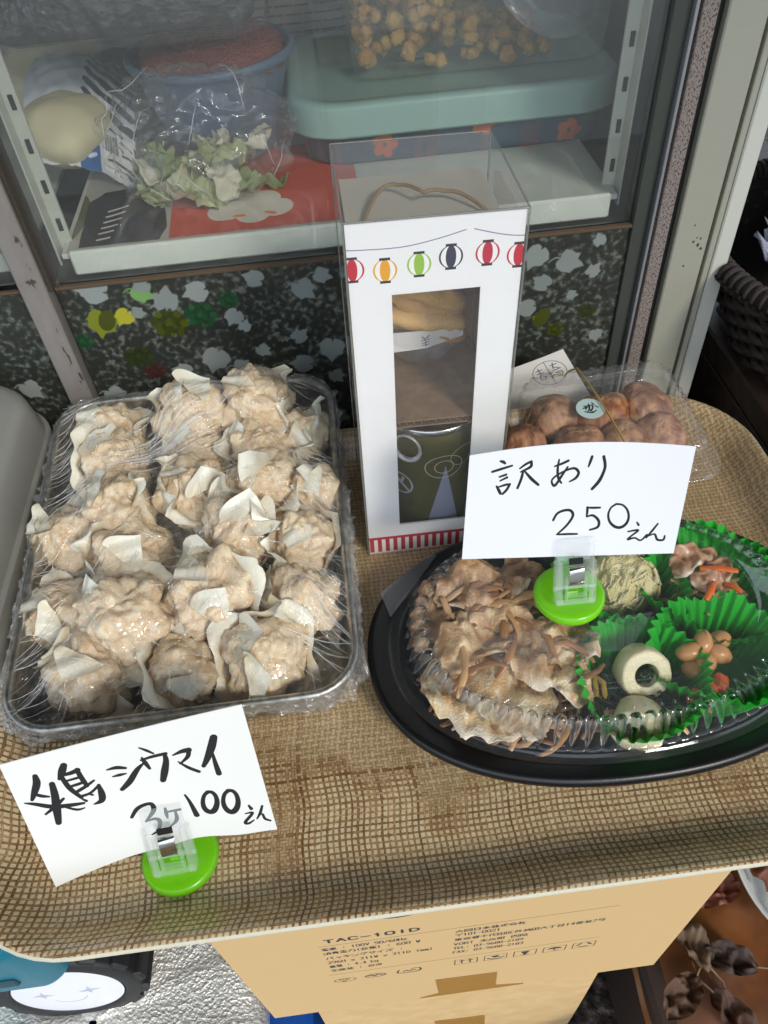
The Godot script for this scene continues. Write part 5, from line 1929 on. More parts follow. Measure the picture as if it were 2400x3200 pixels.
# ---------------------------------------------------------------- price cards held by clips on green feet
func clip(label: String, at: Vector3, lean: float, turn: float) -> void:
	var t := thing("card_clip", label, "card holder", at, "green-footed card clips")
	var m := Mb.new()
	m.disc_lathe([[0, 0.0], [17.6, 0.0], [18.6, 0.6], [19.2, 1.8], [19.2, 4.2], [18.6, 5.6], [17.2, 6.5], [14.5, 6.9], [0, 7.0]], 72)
	part("green_foot", m, mats.lime, t)
	m = Mb.new()
	m.box(Vector3(0, 8.6, 1.5), Vector3(7, 4.0, 5), 0.6)
	part("stem", m, mats.lime, t)
	var tilt := Basis(Vector3.UP, turn) * Basis(Vector3.RIGHT, -lean)
	var rear := Node3D.new()
	m = Mb.new()
	m.xf = Transform3D(tilt, Vector3(0, 8, 3))
	m.box(Vector3(0, 17, -2.0), Vector3(19, 30, 1.4), 0.5)
	m.box(Vector3(-8.6, 9, -0.6), Vector3(1.5, 16, 3.4), 0.5)
	m.box(Vector3(8.6, 9, -0.6), Vector3(1.5, 16, 3.4), 0.5)
	part("rear_jaw", m, mats.acrylic, t)
	rear.free()
	# the front jaw bears on the card with its upper end and stands off it at its handle
	var swing := Basis(Vector3.RIGHT, -0.15)
	var open := Transform3D(tilt, Vector3(0, 8, 3)) * Transform3D(swing, Vector3(0, 20, 2.2) - swing * Vector3(0, 20, 0))
	m = Mb.new()
	m.xf = open
	m.box(Vector3(0, 31, 1.9), Vector3(19.6, 13, 1.3), 0.5)
	m.box(Vector3(-8.4, 12, 3.4), Vector3(3.0, 26, 1.5), 0.5)
	m.box(Vector3(8.4, 12, 3.4), Vector3(3.0, 26, 1.5), 0.5)
	m.box(Vector3(0, 0.8, 3.6), Vector3(21, 3.4, 1.8), 0.6)
	m.box(Vector3(-5.0, 9, 3.2), Vector3(1.2, 15, 3.6), 0.4)
	m.box(Vector3(5.0, 9, 3.2), Vector3(1.2, 15, 3.6), 0.4)
	m.box(Vector3(0, 4.4, 3.2), Vector3(12, 1.4, 3.0), 0.4)
	m.box(Vector3(-10.4, 12, 1.2), Vector3(1.2, 24, 4.6), 0.4)
	m.box(Vector3(10.4, 12, 1.2), Vector3(1.2, 24, 4.6), 0.4)
	part("front_jaw", m, mats.acrylic, t)
	m = Mb.new()
	m.xf = open
	m.tube([Vector3(-11.4, 8, 0.6), Vector3(0, 8, 0.6), Vector3(11.4, 8, 0.6)], 1.0, 10)
	part("hinge_pin", m, mats.acrylic, t)
	m = Mb.new()
	m.xf = open
	var rows := []
	for p in [[20.5, 2.0], [21.6, 3.4], [21.2, 4.9], [19.0, 5.4], [14.0, 5.2], [11.5, 4.8], [10.4, 3.4], [10.2, 1.4]]:
		var r := PackedVector3Array()
		for x in [-3.9, -3.7, 0.0, 3.7, 3.9]:
			r.append(Vector3(x, p[0], p[1] - (0.25 if absf(x) > 3.8 else 0.0)))
		rows.append(r)
	m.sheet(rows, false, false)
	part("steel_spring", m, M(C(206, 204, 200), 0.16, {"metallic": 1.0, "cull_mode": BaseMaterial3D.CULL_DISABLED}), t)
	m = Mb.new()
	m.xf = open
	m.box(Vector3(0, 24.6, 2.9), Vector3(7.4, 3.6, 0.7), 0.2)
	part("dark_slot", m, M(C(40, 38, 36), 0.4, {"metallic": 0.6}), t)


func card(called: String, label: String, text: String, c: Array, wh: Vector2, warp: Callable, paper: Color, bold := 1.0) -> void:
	var tl: Vector3 = c[0]
	var tr: Vector3 = c[1]
	var br: Vector3 = c[2]
	var bl: Vector3 = c[3]
	var mid := (bl + br) * 0.5
	var nrm := (tr - tl).cross(bl - tl).normalized()
	if nrm.z < 0:
		nrm = -nrm
	var i := Ink.new(int(wh.x * 18), int(wh.y * 18), paper, 18.0)
	i.brush(text, C(26, 25, 27), Vector2.ZERO, 1.0, bold)
	var pm := M(Color.WHITE, 0.75)
	pm.albedo_texture = i.done(int(wh.x * 9), int(wh.y * 9))
	var am := ArrayMesh.new()
	for side in 2:
		var m := Mb.new()
		m.grid(40, 28, func(s: float, t: float):
			var q: Vector2 = warp.call(s, t)   # x: bow off the plane, y: edge ripple along the card
			var p := tl.lerp(tr, s).lerp(bl.lerp(br, s), t + q.y)
			return p + nrm * (q.x - 0.3 * side) - mid
		, false, false)
		m.mesh(am)
	am.surface_set_material(0, pm)
	am.surface_set_material(1, M(paper, 0.8))
	var o := solo(called, am, null, label, "price card", mid)
	o.name = numbered(called) if false else o.name


func build_clips() -> void:
	clip("lime green footed clip standing on the woven tray, holding the brush-written card", Vector3(-1, 0.4, -3), 0.35, 0.05)
	clip("clip on a lime green round foot standing on the clear lid of the lunch tray", Vector3(217.5, 50.4, -96.5), 0.262, -0.03)
	card("price_card", "white price card with thick brush writing and 100, at the front left",
		"12.8,11.3,1.9 12.2,15.2,2.7 9.6,19.8,2.4 7.1,23.6,1.3; 8.6,20.4,1.1 11.8,23.1,1.4 14.8,24.7,0.8; 3.3,24.2,0.5 7.3,26.4,1.4 14.6,31.1,1.9 22.8,33.4,1.7 28.3,34.4,1.1; 18.4,18.2,2.1 17.5,24.7,2.7 15.7,32.7,3.0 13.8,41.2,2.2; 20.4,28.3,1.1 15.4,31.4,1.6 10.0,34.0,0.9; 20.0,33.8,0.9 24.2,37.1,1.1 27.7,37.4,0.6; 26.8,9.7,2.4 24.9,12.8,2.7 22.5,16.4,1.3; 23.8,16.2,1.7 25.1,23.4,1.9 28.3,30.7,1.4; 25.2,14.9,1.4 28.7,14.9,1.7 31.9,14.3,1.9; 31.6,14.0,1.7 32.0,19.1,1.9 32.9,24.7,1.6; 25.2,18.7,0.9 29.5,18.7,1.1 32.4,18.6,0.9; 25.9,22.5,1.1 29.5,22.4,1.3 32.8,22.0,1.1; 27.1,26.7,1.4 32.1,25.0,1.4 36.8,22.8,0.9; 28.5,30.0,1.3 33.1,29.5,1.1 38.2,26.3,1.1; 38.0,26.3,1.3 37.7,32.2,2.5 36.4,36.0,2.2 32.5,36.9,0.6; 28.4,31.7,0.8 29.8,33.6,1.1; 32.1,29.8,0.8 33.6,31.1,0.9; 44.3,18.7,0.6 48.8,18.8,1.6 52.7,20.4,1.1; 45.7,23.5,0.6 49.0,23.6,1.3 52.0,23.7,0.6; 47.5,32.6,1.7 52.2,29.0,2.4 57.5,23.1,1.9 61.8,20.0,0.6; 62.1,10.7,0.6 64.7,13.1,1.1 67.3,15.9,0.8; 61.6,16.8,0.8 62.2,20.1,1.7 63.2,24.2,1.1; 60.9,18.1,0.9 66.6,17.6,1.3 72.7,17.7,1.4; 72.1,17.7,1.3 71.7,22.0,2.1 69.4,28.0,2.7 67.2,33.3,2.2; 75.6,19.7,0.6 80.1,18.6,1.7 83.4,18.7,2.2; 83.4,18.9,1.6 81.9,22.5,1.6 77.4,25.8,0.6; 77.0,24.3,0.6 80.6,29.1,1.3 84.7,32.9,1.3; 96.3,14.7,2.7 94.0,19.8,3.0 90.6,25.8,2.4 87.7,30.0,1.6; 93.6,23.3,0.9 93.4,29.5,1.6 93.5,36.3,2.1; 46.5,51.9,1.3 50.1,47.6,1.7 54.0,46.0,1.6 57.7,46.6,1.6 57.5,51.2,1.9 52.1,57.1,0.9; 53.0,57.0,0.8 56.9,56.9,1.4 58.4,59.6,1.6 56.3,64.8,1.3 52.4,67.1,0.6; 63.1,51.7,0.9 62.8,55.3,1.4 62.6,58.4,0.8; 63.2,54.5,0.9 66.2,54.7,1.1 69.7,55.0,1.3; 67.3,55.3,0.9 66.5,61.4,1.6 62.5,65.0,0.8; 74.5,46.0,0.8 75.6,51.4,1.3 76.6,61.3,2.1; 85.4,46.8,1.7 87.4,47.4,1.5 88.5,50.2,1.6 88.2,54.3,1.9 86.6,58.2,2.2 84.5,60.3,2.4 82.4,59.6,2.2 81.3,56.7,1.9 81.7,52.5,1.6 83.3,48.7,1.5 85.4,46.8,1.7; 95.1,48.0,1.7 97.2,48.7,1.5 98.4,51.6,1.6 98.2,55.9,1.9 96.7,59.8,2.2 94.4,62.0,2.4 92.3,61.3,2.2 91.1,58.2,1.9 91.3,54.0,1.6 92.9,50.0,1.5 95.1,48.0,1.7; 102.7,59.7,0.9 103.4,61.9,1.4; 99.9,64.5,0.6 103.4,64.8,1.1 98.6,70.0,1.3 100.0,71.2,1.1 103.1,69.6,0.6; 109.0,61.2,0.9 107.0,65.7,1.1 104.7,69.1,0.6; 106.3,66.7,0.6 108.0,66.6,0.9 108.6,69.8,1.1 110.9,71.5,0.9",
		[Vector3(-65, 79, -26), Vector3(47, 94, -32), Vector3(51, 21, -5), Vector3(-61, 5, 1)], Vector2(113, 78),
		func(s: float, t: float): return Vector2(14.0 * (s - 0.53) * (s - 0.53) * (0.3 + t) - 0.6, -0.05 * sin(PI * s) * t * t + 0.012 * sin(s * 17.0) * t * t * t * smoothstep(0.3, 0.6, s)), C(230, 229, 223), 1.35)
	card("price_card", "clean white price card with thin black writing and 250, above the lunch tray",
		"15.8,5.6,0.8 17.2,6.2,1.2 18.3,7.2,0.8; 12.1,10.8,1.0 16.5,9.9,1.1 21.9,8.8,0.8; 16.0,14.1,0.8 19.2,13.3,1.0; 16.5,16.3,0.7 19.8,14.9,1.0; 14.9,19.2,0.8 16.4,22.0,1.2 17.2,23.6,1.0; 15.9,19.7,0.7 19.3,18.9,1.0 21.7,18.7,0.8; 21.5,18.9,1.0 20.2,21.7,1.1 18.3,23.8,1.0; 26.0,10.8,0.7 28.7,8.9,1.0 31.5,7.7,1.0; 31.5,7.9,1.0 31.3,10.5,1.2 26.5,12.7,0.6; 27.8,12.2,1.0 27.1,16.7,1.1 25.7,21.3,1.0; 28.8,12.8,0.7 32.3,16.9,1.2 36.2,20.5,1.0; 43.7,11.3,0.7 47.3,10.1,1.0 50.3,8.8,1.0; 45.5,8.0,0.7 45.3,12.9,1.0 46.1,17.5,1.0 48.0,20.4,0.7; 50.3,12.1,0.8 48.0,16.0,1.0 44.8,21.5,1.1 42.9,19.2,0.8 44.3,16.8,0.8 49.2,14.0,0.8 53.8,12.9,1.0 56.2,15.2,1.1 55.1,18.0,1.1 52.1,19.8,0.6; 62.1,7.2,1.1 61.5,9.8,1.1 60.9,12.2,0.7; 68.0,7.3,1.2 69.3,12.0,1.2 68.7,16.1,1.2 67.1,20.2,1.4 64.2,24.1,1.2; 45.9,40.6,1.0 47.6,37.0,1.0 51.1,35.4,1.1 54.5,35.7,1.1 55.9,38.7,1.1 53.3,43.8,1.0 48.7,48.9,0.8; 48.7,49.0,0.7 53.9,48.9,1.0 59.3,49.0,0.8; 63.0,34.1,1.0 63.2,36.7,1.0 63.2,39.2,0.7; 63.0,34.3,0.7 66.3,34.4,1.0 69.6,34.4,0.8; 63.3,39.3,0.7 66.5,38.7,1.0 69.8,41.8,1.1 69.7,45.3,1.1 65.8,46.8,0.8; 77.8,32.5,0.9 81.1,33.0,0.8 84.0,35.8,0.9 85.3,39.8,1.0 84.6,43.5,1.2 82.0,45.7,1.3 78.7,45.2,1.2 75.7,42.4,1.0 74.4,38.4,0.9 75.3,34.6,0.8 77.8,32.5,0.9; 90.1,42.8,0.6 91.2,44.4,1.0; 86.2,48.2,0.7 91.4,47.5,1.0 88.3,50.8,0.8 86.8,52.8,1.0 90.3,52.0,0.8 93.7,53.5,0.8 96.5,50.3,1.0; 101.3,43.7,0.8 98.9,48.0,1.0 96.5,52.0,0.7; 97.6,50.9,0.6 100.6,49.9,0.8 102.6,53.2,1.0 105.8,53.4,1.0 106.2,51.0,0.8",
		[Vector3(164, 148, -118), Vector3(274, 139, -115), Vector3(272, 76, -98), Vector3(159, 88, -102)], Vector2(113, 62),
		func(s: float, t: float): return Vector2(4.0 * (s - 0.5) * (s - 0.5) * 4.0 * (1.0 - t) * 0.8 - 1.0, -0.045 * sin(PI * s) * (1.0 - t)), C(230, 231, 235), 1.3)


# ---------------------------------------------------------------- things on the cabinet's shelf, behind the glass
func build_shelf_goods() -> void:
	var n1 := noise(601, 0.02, 3)
	# printed cloth, drawn from above: x from -82, z from -740; 2 pixels to the millimetre
	var i := Ink.new(880, 1420, C(176, 172, 160), 4.0)
	var zx := func(x: float, z: float) -> Vector2: return Vector2(x + 82, z + 740)
	i.oval(zx.call(-84, -425), Vector2(17, 48), C(92, 98, 54), 0.1)
	i.poly(PackedVector2Array([zx.call(-66, -380), zx.call(-69, -455), zx.call(-58, -470), zx.call(-38, -474), zx.call(-18, -458), zx.call(-8, -430), zx.call(-5, -404), zx.call(-10, -380)]), C(48, 46, 46))
	for k in 6:
		i.line(zx.call(-54 + k * 0.6, -394 - k * 8.5), zx.call(-46 + k * 1.6, -396 - k * 9.5), 2.6, C(206, 202, 192))
	i.poly(PackedVector2Array([zx.call(-2, -378), zx.call(140, -378), zx.call(140, -520), zx.call(16, -530), zx.call(-4, -450)]), C(196, 76, 52))
	for q in [[38, -416, 14], [58, -408, 13], [74, -416, 14], [48, -432, 14], [66, -432, 13], [56, -420, 12]]:
		i.oval(zx.call(q[0], q[1]), Vector2.ONE * q[2], C(206, 200, 184))
	for q in [[48, -407, 0.1], [71, -408, 0.3]]:
		i.oval(zx.call(q[0], q[1]), Vector2(5, 2.0), C(212, 128, 64), q[2])
	for k in 9:
		i.brush("0,0,5 18,10,6 34,30,4; 0,0,5 -14,22,5 -8,44,3", C(66, 74, 96), zx.call(-76 + (k % 3) * 52, -720 + (k / 3) * 58), 0.9)
		for q in 7:
			i.oval(zx.call(-66 + (k % 3) * 52 + cos(q * 2.2) * 12, -690 + (k / 3) * 58 + sin(q * 1.9) * 14), Vector2(3, 4), C(200, 96, 56))
	var cm := M(Color.WHITE, 0.8, {"cull_mode": BaseMaterial3D.CULL_DISABLED})
	cm.albedo_texture = i.done(440, 710)
	var m := Mb.new()
	m.grid(40, 50, func(s: float, t: float):
		var x: float = lerpf(-74, 138, s)
		var z: float = lerpf(-735, -379, t)
		return Vector3(x, 136.6 + 0.8 * absf(n1.get_noise_2d(x, z)) * 2.0, z)
	, false, false, func(_a, p: Vector3): return Vector2((p.x + 82) / 220.0, (p.z + 740) / 355.0))
	solo("printed_cloth", m, cm, "bold printed cloth with red, white flower and black shapes on the cabinet shelf", "cloth")

	# pale roots in a wrapper
	var rootm := M(C(206, 196, 156), 0.5, {"subsurf_scatter_enabled": true, "subsurf_scatter_strength": 0.1})
	var rn := noise(602, 0.015, 3)
	m = Mb.new()
	m.blob(Vector3.ZERO, Vector3(36, 27, 40), rn, 0.16, 40, 26, Basis(Vector3.UP, 0.5))
	solo("white_radish", m, rootm, "pale cream root nearest the glass behind the cabinet's left post", "vegetable", Vector3(-84, 168, -520), "pale roots on the cabinet shelf")
	m = Mb.new()
	m.blob(Vector3.ZERO, Vector3(38, 30, 64), rn, 0.16, 40, 26, Basis(Vector3.UP, -0.25), null, 1.3)
	solo("white_radish", m, rootm, "long cream root lying behind the nearer one at the cabinet's left", "vegetable", Vector3(-116, 176, -640), "pale roots on the cabinet shelf")
	m = Mb.new()
	m.blob(Vector3.ZERO, Vector3(34, 26, 44), rn, 0.16, 36, 24, Basis(Vector3.UP, 0.6), null, 0.8)
	solo("white_radish", m, rootm, "cream root under the striped bag, right of the other two roots", "vegetable", Vector3(-72, 166, -580), "pale roots on the cabinet shelf")
	var wi := Ink.new(480, 480, C(206, 208, 206), 4.0)
	for k in 8:
		wi.brush("70,0,5 88,10,6 118,16,6", C(58, 60, 66), Vector2(0, 8 + k * 11))
	wi.poly(PackedVector2Array([Vector2(62, 96), Vector2(84, 96), Vector2(84, 120), Vector2(62, 120)]), C(52, 96, 150))
	wi.brush("66,100,2 74,104,2 80,100,2; 66,110,2 72,114,2 80,112,2", C(214, 222, 232))
	wi.poly(PackedVector2Array([Vector2(88, 96), Vector2(118, 96), Vector2(118, 118), Vector2(88, 118)]), C(232, 230, 222))
	for k in 12:
		wi.line(Vector2(90 + k * 1.1, 99), Vector2(90 + k * 1.1, 107), 0.5, C(40, 40, 40))
	wi.brush("92,112,1.4 116,112,1.4; 106,100,1.2 116,102,1.2; 106,106,1.2 115,106,1.2", C(70, 70, 70))
	var wm := M(Color.WHITE, 0.4, {"cull_mode": BaseMaterial3D.CULL_DISABLED})
	wm.albedo_texture = wi.done(240, 240)
	m = Mb.new()
	m.grid(30, 30, func(s: float, t: float):
		var x: float = -116 + 84 * s
		var z: float = -640 + 150 * t + 20 * s
		var y := 203.0 - 46.0 * pow(absf(t - 0.38) * 1.6, 2.0) - 30.0 * pow(absf(s - 0.3) * 1.3, 2.0) + 3.0 * n1.get_noise_2d(x * 3.0, z * 3.0)
		return Vector3(x, maxf(y, 138.6 + 2.0 * absf(n1.get_noise_2d(x * 2.0, z * 2.0))), z)
	, false, false)
	solo("striped_wrapper", m, wm, "white wrapper with dark stripes, blue tag and barcode over the pale roots", "wrapper")

	# blue bowl of mince, with a second steel pan resting on it
	var bowl := thing("blue_bowl", "grey-blue bowl of reddish mince behind the cabinet glass, under a steel pan", "bowl", Vector3(37, 137.6, -530))
	m = Mb.new()
	m.disc_lathe([[0, 0], [34, 0], [40, 3], [52, 40], [60, 68], [64, 70], [66, 74], [64, 77], [61, 76], [57, 66], [46, 36], [0, 8]], 64)
	part("bowl_shell", m, M(C(92, 108, 126), 0.45), bowl)
	m = Mb.new()
	m.blob(Vector3(0, 70, 0), Vector3(57, 22, 57), n1, 0.2, 48, 24)
	part("mince", m, grain(M(C(122, 66, 52), 0.45), mats.cell, 30, 0.2), bowl)
	var pan := thing("metal_pan", "second steel pan, full of pale dumplings, on the blue bowl at the photo's top left", "pan", Vector3(-12, 241, -548))
	var st := M(C(74, 76, 74), 0.34, {"metallic": 1.0})
	m = Mb.new()
	var rows := []
	for p in [[86, 0], [8, 0], [3, 4], [0, 30], [-3, 31], [-3, 33], [0, 33.4], [1.4, 30], [5, 5], [10, 2], [86, 2]]:
		rows.append(rring(186 - p[0] * 2, 176 - p[0] * 2, maxf(22 - p[0] * 0.4, 2), p[1], 0, 0, 8, 4))
	m.sheet(rows, true, true)
	part("pan_body", m, st, pan)
	var dm := grain(M(C(206, 182, 138), 0.45, {"subsurf_scatter_enabled": true, "subsurf_scatter_strength": 0.1}), mats.fine, 40, 0.05)
	var dk := 0
	for r in 2:
		for k in 5:
			m = Mb.new()
			m.blob(Vector3.ZERO, Vector3(17, 15, 17), n1, 0.3, 26, 16, Basis(Vector3.UP, k + r * 2.0), null, 1.0 + 0.3 * dk)
			solo("pan_dumpling", m, dm, "%s dumpling from the left in the %s row of the pan on the blue bowl" % [["leftmost", "second", "middle", "fourth", "rightmost"][k], ["front", "back"][r]], "dumpling", Vector3(-80 + k * 34, 262, -492 - r * 36), "dumplings in the upper steel pan")
			dk += 1
	var fm := noise(603, 0.05, 3)
	m = Mb.new()
	rows = []
	for p in [[0.02, 40], [0.4, 41], [0.75, 40], [0.96, 36], [1.0, 33], [1.02, 26], [1.03, 14], [1.04, 2], [1.0, -3]]:
		var r := rring(192 * p[0], 182 * p[0], 24 * p[0], p[1], 0, 0, 24, 40)
		for q in r.size():
			var d := Vector3(r[q].x, 0, r[q].z).normalized()
			r[q] += d * fm.get_noise_3dv(r[q] * 1.6) * 5.0 * smoothstep(36, 20, p[1]) + Vector3(0, fm.get_noise_3dv(r[q] * 2.0 + Vector3(90, 0, 0)) * 2.5, 0)
		rows.append(r)
	m.sheet(rows, true, false)
	solo("cling_film", m, mats.film, "crumpled clear film wrapped round the upper steel pan, behind the glass", "plastic wrap", Vector3(-12, 241, -548))

	# bag of cut cabbage
	var cab := thing("cabbage_bag", "clear crumpled bag of pale green cabbage in front of the blue bowl", "food bag", Vector3(26, 138, -446))
	m = Mb.new()
	var cg := RandomNumberGenerator.new()
	cg.seed = 55
	for k in 16:
		m.tint = [L(168, 176, 128), L(196, 196, 160), L(142, 158, 104), L(204, 200, 176)][k % 4]
		m.xf = Transform3D(Basis(Vector3.RIGHT, cg.randf_range(-0.6, 0.6)) * Basis(Vector3.BACK, cg.randf_range(-0.6, 0.6)), Vector3(cg.randf_range(-40, 36), cg.randf_range(10, 34), cg.randf_range(-18, 12)))
		slab(m, Vector3.ZERO, cg.randf_range(34, 58), cg.randf_range(22, 34), 1.4, cg.randf() * 3.0, 620 + k, 6.0, 0.5)
	var leaves := part("cut_cabbage", m, grain(M(Color.WHITE, 0.5, {"vertex_color_use_as_albedo": true}), mats.fine, 50, 0.04), cab)
	leaves.set_meta("kind", "stuff")
	m = Mb.new()
	m.grid(120, 80, func(s: float, t: float):
		var d := Vector3(sin(PI * t) * cos(TAU * s), cos(PI * t), sin(PI * t) * sin(TAU * s))
		var p: Vector3 = d * Vector3(68, 50, 40)
		p *= 1.0 + 0.14 * n1.get_noise_3dv(p * 1.5) + 0.10 * absf(fm.get_noise_3dv(p * 0.8)) * 2.0 - 0.05
		p.y = maxf(p.y + 40, 1.0)
		return p
	, true, true)
	part("clear_bag", m, mats.film, cab)
	m = Mb.new()
	for k in 13:
		var a := cg.randf_range(0.2, 2.9)
		var e := cg.randf_range(-0.5, 1.2)
		var path := []
		for q in 6:
			var b := a + (q - 2.5) * 0.07 * (1.0 if k % 2 else -0.6)
			var c := e + (q - 2.5) * 0.12
			path.append(Vector3(cos(b) * 71 * cos(c), 42 + 52 * sin(c), sin(b) * 42 * cos(c)) * (1.0 + 0.1 * n1.get_noise_2d(b * 90, c * 90)))
		m.tube(path, [0.05, 0.2, 0.3, 0.26, 0.15, 0.05], 5)
	var cr := part("bag_folds", m, mats.fold, cab)
	cr.set_meta("kind", "stuff")

	# mint container and the tub of crumbs on it
	var mint := thing("mint_container", "large container with a pale mint green lid on the cabinet shelf", "food container", Vector3(222, 127, -556))
	m = Mb.new()
	rows = []
	for p in [[110, 10], [10, 10], [6, 13], [3, 40], [3, 44]]:
		rows.append(rring(252 - p[0] * 2, 176 - p[0] * 1.4, 30, p[1], 0, 0, 8, 4))
	m.sheet(rows, true, true)
	var bi := Ink.new(512, 128, C(58, 76, 90), 2.0)
	for q in [[20, 30], [90, 44], [150, 20], [196, 40], [228, 22], [60, 16]]:
		for k in 5:
			bi.oval(Vector2(q[0], q[1]) + Vector2.from_angle(k * TAU / 5) * 6, Vector2(5, 4), C(190, 96, 56), k)
	var bdm := M(Color.WHITE, 0.45)
	bdm.albedo_texture = bi.done(256, 64)
	bdm.uv1_triplanar = true
	bdm.uv1_scale = Vector3(4, 16, 4)
	part("container_body", m, bdm, mint)
	m = Mb.new()
	rows = []
	for p in [[6, 34], [0, 34], [0, 36], [0.6, 40], [0.8, 54], [3, 57.4], [7, 58], [12, 57.4], [14, 55.4], [60, 55.4], [90, 55.4]]:
		rows.append(rring(262 - p[0] * 2, 186 - p[0] * 2, maxf(40 - p[0] * 0.6, 3), p[1], 0, 0, 12, 4))
	m.sheet(rows, true, true)
	part("mint_lid", m, M(C(146, 176, 164), 0.42), mint)
	var tub := thing("clear_tub", "clear plastic tub of golden fried crumbs standing on the mint lid", "food container", Vector3(246, 184, -570))
	m = Mb.new()
	rows = []
	for p in [[60, 0], [8, 0], [3, 4], [0, 60], [-2, 96], [-4, 98], [-5, 96]]:
		rows.append(rring(206 - p[0] * 2, 132 - p[0] * 2, 16, p[1], 0, 0, 8, 6))
	m.sheet(rows, true, false)
	part("tub_shell", m, M(C(214, 224, 216, 0.1), 0.08), tub)
	var g := RandomNumberGenerator.new()
	g.seed = 77
	var cn := noise(604, 0.09, 3)
	var shapes := []
	for k in 5:
		m = Mb.new()
		m.blob(Vector3.ZERO, Vector3(8.5, 6.5, 7.5), cn, 0.55, 18, 12, Basis.IDENTITY, null, 1.0 + k * 0.7)
		shapes.append(m.mesh())
	var cms := [grain(M(C(186, 140, 66), 0.7), mats.fine, 60, 0.08), grain(M(C(188, 136, 56), 0.7), mats.fine, 60, 0.08), grain(M(C(200, 156, 80), 0.7), mats.fine, 60, 0.08)]
	for k in 230:
		var x := -92.0 + 150.0 * pow(g.randf(), 1.5)
		var z := g.randf_range(-50, 52)
		var top := 62.0 * smoothstep(60.0, -90.0, x) + 3.0
		var c := solo("fried_crumb", shapes[k % 5], cms[k % 3], "golden fried crumb in the clear tub on the mint lid, touching its neighbours", "fried crumb", Vector3(246 + x, 189 + top * g.randf_range(0.05, 1.0), -570 + z), "fried crumbs in the clear tub")
		c.rotation = Vector3(g.randf() * 6, g.randf() * 6, g.randf() * 6)
		c.scale = Vector3.ONE * g.randf_range(0.45, 0.85)
	# clear round lid leaning in the tub's right half
	m = Mb.new()
	m.disc_lathe([[50, 0], [49, 0.8], [46, 1.2], [45.4, 3], [43, 9], [40, 11], [34, 11.6], [33, 10.4], [20, 10.2], [0, 10]], 64)
	var rl := solo("round_cover", m, M(C(232, 238, 236, 0.18), 0.05), "clear round plastic lid above the crumbs at the cabinet's upper right", "lid", Vector3(296, 246, -520))
	rl.rotation = Vector3(0.9, 0.2, -0.2)
	# paper notice further back
	var pi := Ink.new(360, 480, C(150, 146, 136), 3.0)
	for k in 18:
		var x := 8.0
		while x < 108:
			var w := g.randf_range(4, 16)
			pi.line(Vector2(x, 10 + k * 8), Vector2(minf(x + w, 112), 10 + k * 8), 2.2, C(92, 90, 88))
			x += w + 3.5
	var pm := M(Color.WHITE, 0.8, {"cull_mode": BaseMaterial3D.CULL_DISABLED})
	pm.albedo_texture = pi.done(180, 240)
	m = Mb.new()
	m.grid(8, 8, func(s: float, t: float): return Vector3(60 + 120 * s, 270 - 140 * t, -690 + 12 * t + 3 * sin(s * 4)), false, false)
	solo("printed_notice", m, pm, "grey sheet of small print standing behind the mint container", "paper")


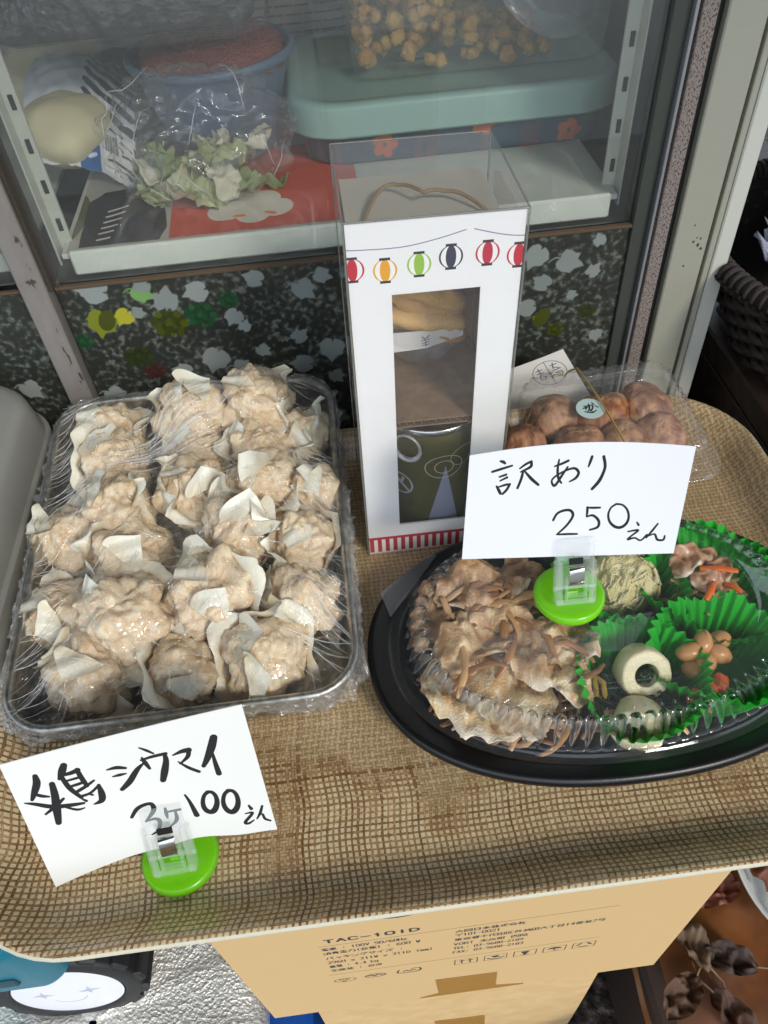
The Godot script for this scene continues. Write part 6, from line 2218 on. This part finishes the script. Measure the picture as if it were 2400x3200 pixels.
# ---------------------------------------------------------------- left and right of the tray
func build_sides() -> void:
	var cool := thing("storage_box", "beige-grey plastic storage box with rounded lid at the photo's left edge", "box", Vector3(-242, -250, -130))
	var o := Vector3(242, 250, 130)
	var bm := grain(M(C(148, 148, 141), 0.5), mats.fine, 90, 0.006)
	var m := Mb.new()
	var rows := []
	for p in [[120, -250], [14, -250], [8, -244], [4, 8], [4, 14]]:
		rows.append(rring(260 - p[0] * 2, 252 - p[0] * 2, 44, p[1], -242, -226, 10, 6))
	m.sheet(rows, true, true)
	part("box_body", m, bm, cool, o)
	m = Mb.new()
	rows = []
	for p in [[6, 14.5], [1, 15], [0, 17], [0, 30], [0.6, 31.6], [2.6, 32.4], [2.8, 34], [4, 44], [6, 57], [9, 62], [14, 65], [26, 66.4], [90, 67], [125, 67]]:
		rows.append(rring(260 - p[0] * 2, 252 - p[0] * 2, maxf(44 - p[0] * 0.3, 4), p[1], -242, -226, 10, 6))
	m.sheet(rows, true, true)
	part("box_lid", m, bm, cool, o)

	# bench and basket on the right
	m = Mb.new()
	m.box(Vector3(800, -14, -420), Vector3(740, 24, 640), 2)
	var bench := thing("wooden_bench", "very dark brown wooden bench holding the woven basket at the right", "bench", Vector3(800, -450, -420))
	var wood := M(Color.WHITE, 0.55)
	wood.albedo_texture = ntex(87, 0.01, 256, 4, [[0.2, 0.8], [C(34, 22, 15), C(54, 38, 26)]])
	wood.uv1_triplanar = true
	wood.uv1_scale = Vector3(1.5, 20, 20)
	part("bench_top", m, wood, bench, Vector3(-800, 450, 420))
	m = Mb.new()
	m.box(Vector3(436, -238, -420), Vector3(12, 422, 600), 1)
	part("bench_side", m, wood, bench, Vector3(-800, 450, 420))
	var bk := thing("woven_basket", "dark brown woven basket on the bench right of the cabinet", "basket", Vector3(524, -1.5, -350))
	bk.basis = Basis(Vector3.BACK, 0.10) * Basis(Vector3.UP, 0.2)
	var cane := grain(M(C(38, 28, 23), 0.6), mats.fine, 90, 0.05)
	var cane2 := grain(M(C(50, 39, 33), 0.6), mats.fine, 90, 0.05)
	m = Mb.new()
	var path := []
	for k in 97:
		var a := TAU * k / 96
		path.append(Vector3(cos(a) * 108, 92, sin(a) * 142))
	m.tube(path, 7.0, 12, 1.0, false)
	var rim := part("rim", m, cane, bk)
	for k in 120:
		var a := TAU * k / 120
		m = Mb.new()
		var c := Vector3(cos(a) * 108, 92, sin(a) * 142)
		var rd := Vector3(cos(a), 0, sin(a))
		var tg := Vector3(-sin(a), 0, cos(a))
		path = []
		for q in 13:
			var b := TAU * q / 12
			path.append(c + rd * cos(b) * 7.6 + Vector3.UP * sin(b) * 7.6 + tg * (q - 6) * 0.45)
		m.tube(path, 1.9, 6, 1.0, false)
		part("binding", m, cane2 if k % 3 else cane, rim)
	for k in 11:
		m = Mb.new()
		path = []
		var y := 8.0 + k * 7.6
		var f := 0.72 + 0.26 * y / 92.0
		for q in 193:
			var a := TAU * q / 192
			var w := 3.0 * sin(a * 24.0 + (PI if k % 2 else 0.0))
			path.append(Vector3(cos(a) * (108 * f + w), y, sin(a) * (142 * f + w)))
		m.tube(path, 3.6, 6, 1.0, false)
		part("cane_strand", m, cane2 if k % 2 else cane, bk)
	for k in 48:
		var a := TAU * k / 48
		m = Mb.new()
		m.tube([Vector3(cos(a) * 78, 2, sin(a) * 102), Vector3(cos(a) * 94, 50, sin(a) * 123), Vector3(cos(a) * 106, 92, sin(a) * 140)], 2.2, 6)
		part("cane_stake", m, cane, bk)
	m = Mb.new()
	m.grid(48, 4, func(s: float, t: float): return Vector3(cos(TAU * s) * 80 * t, 3, sin(TAU * s) * 104 * t), true, false)
	part("basket_floor", m, cane, bk)
	m = Mb.new()
	m.grid(64, 6, func(s: float, t: float): return Vector3(cos(TAU * s) * (72 + 29 * t), 3 + 88 * t, sin(TAU * s) * (96 + 38 * t)), true, false)
	part("basket_lining", m, M(C(24, 19, 17), 0.9), bk)
	# what lies in the basket
	var n1 := noise(88, 0.02, 4)
	m = Mb.new()
	m.blob(Vector3.ZERO, Vector3(62, 44, 60), n1, 0.3, 60, 40)
	var foam := grain(M(C(206, 206, 198), 0.45), mats.cell, 30, 0.2)
	solo("white_bag", m, foam, "bumpy white plastic bag lying in the dark basket", "bag", Vector3(528, 136, -420))
	m = Mb.new()
	slab(m, Vector3.ZERO, 150, 120, 5, 0.4, 520, 8.0, 1.0)
	var clo := M(Color.WHITE, 0.9)
	var ci := Ink.new(128, 128, C(176, 180, 196))
	for k in 16:
		for j in 16:
			ci.im.fill_rect(Rect2i(k * 8, j * 8, 3, 3), C(96, 100, 124))
	clo.albedo_texture = ImageTexture.create_from_image(ci.im)
	clo.uv1_triplanar = true
	clo.uv1_scale = Vector3(40, 40, 40)
	solo("checked_cloth", m, clo, "grey checked cloth under the white bag in the basket", "cloth", Vector3(520, 86, -380))
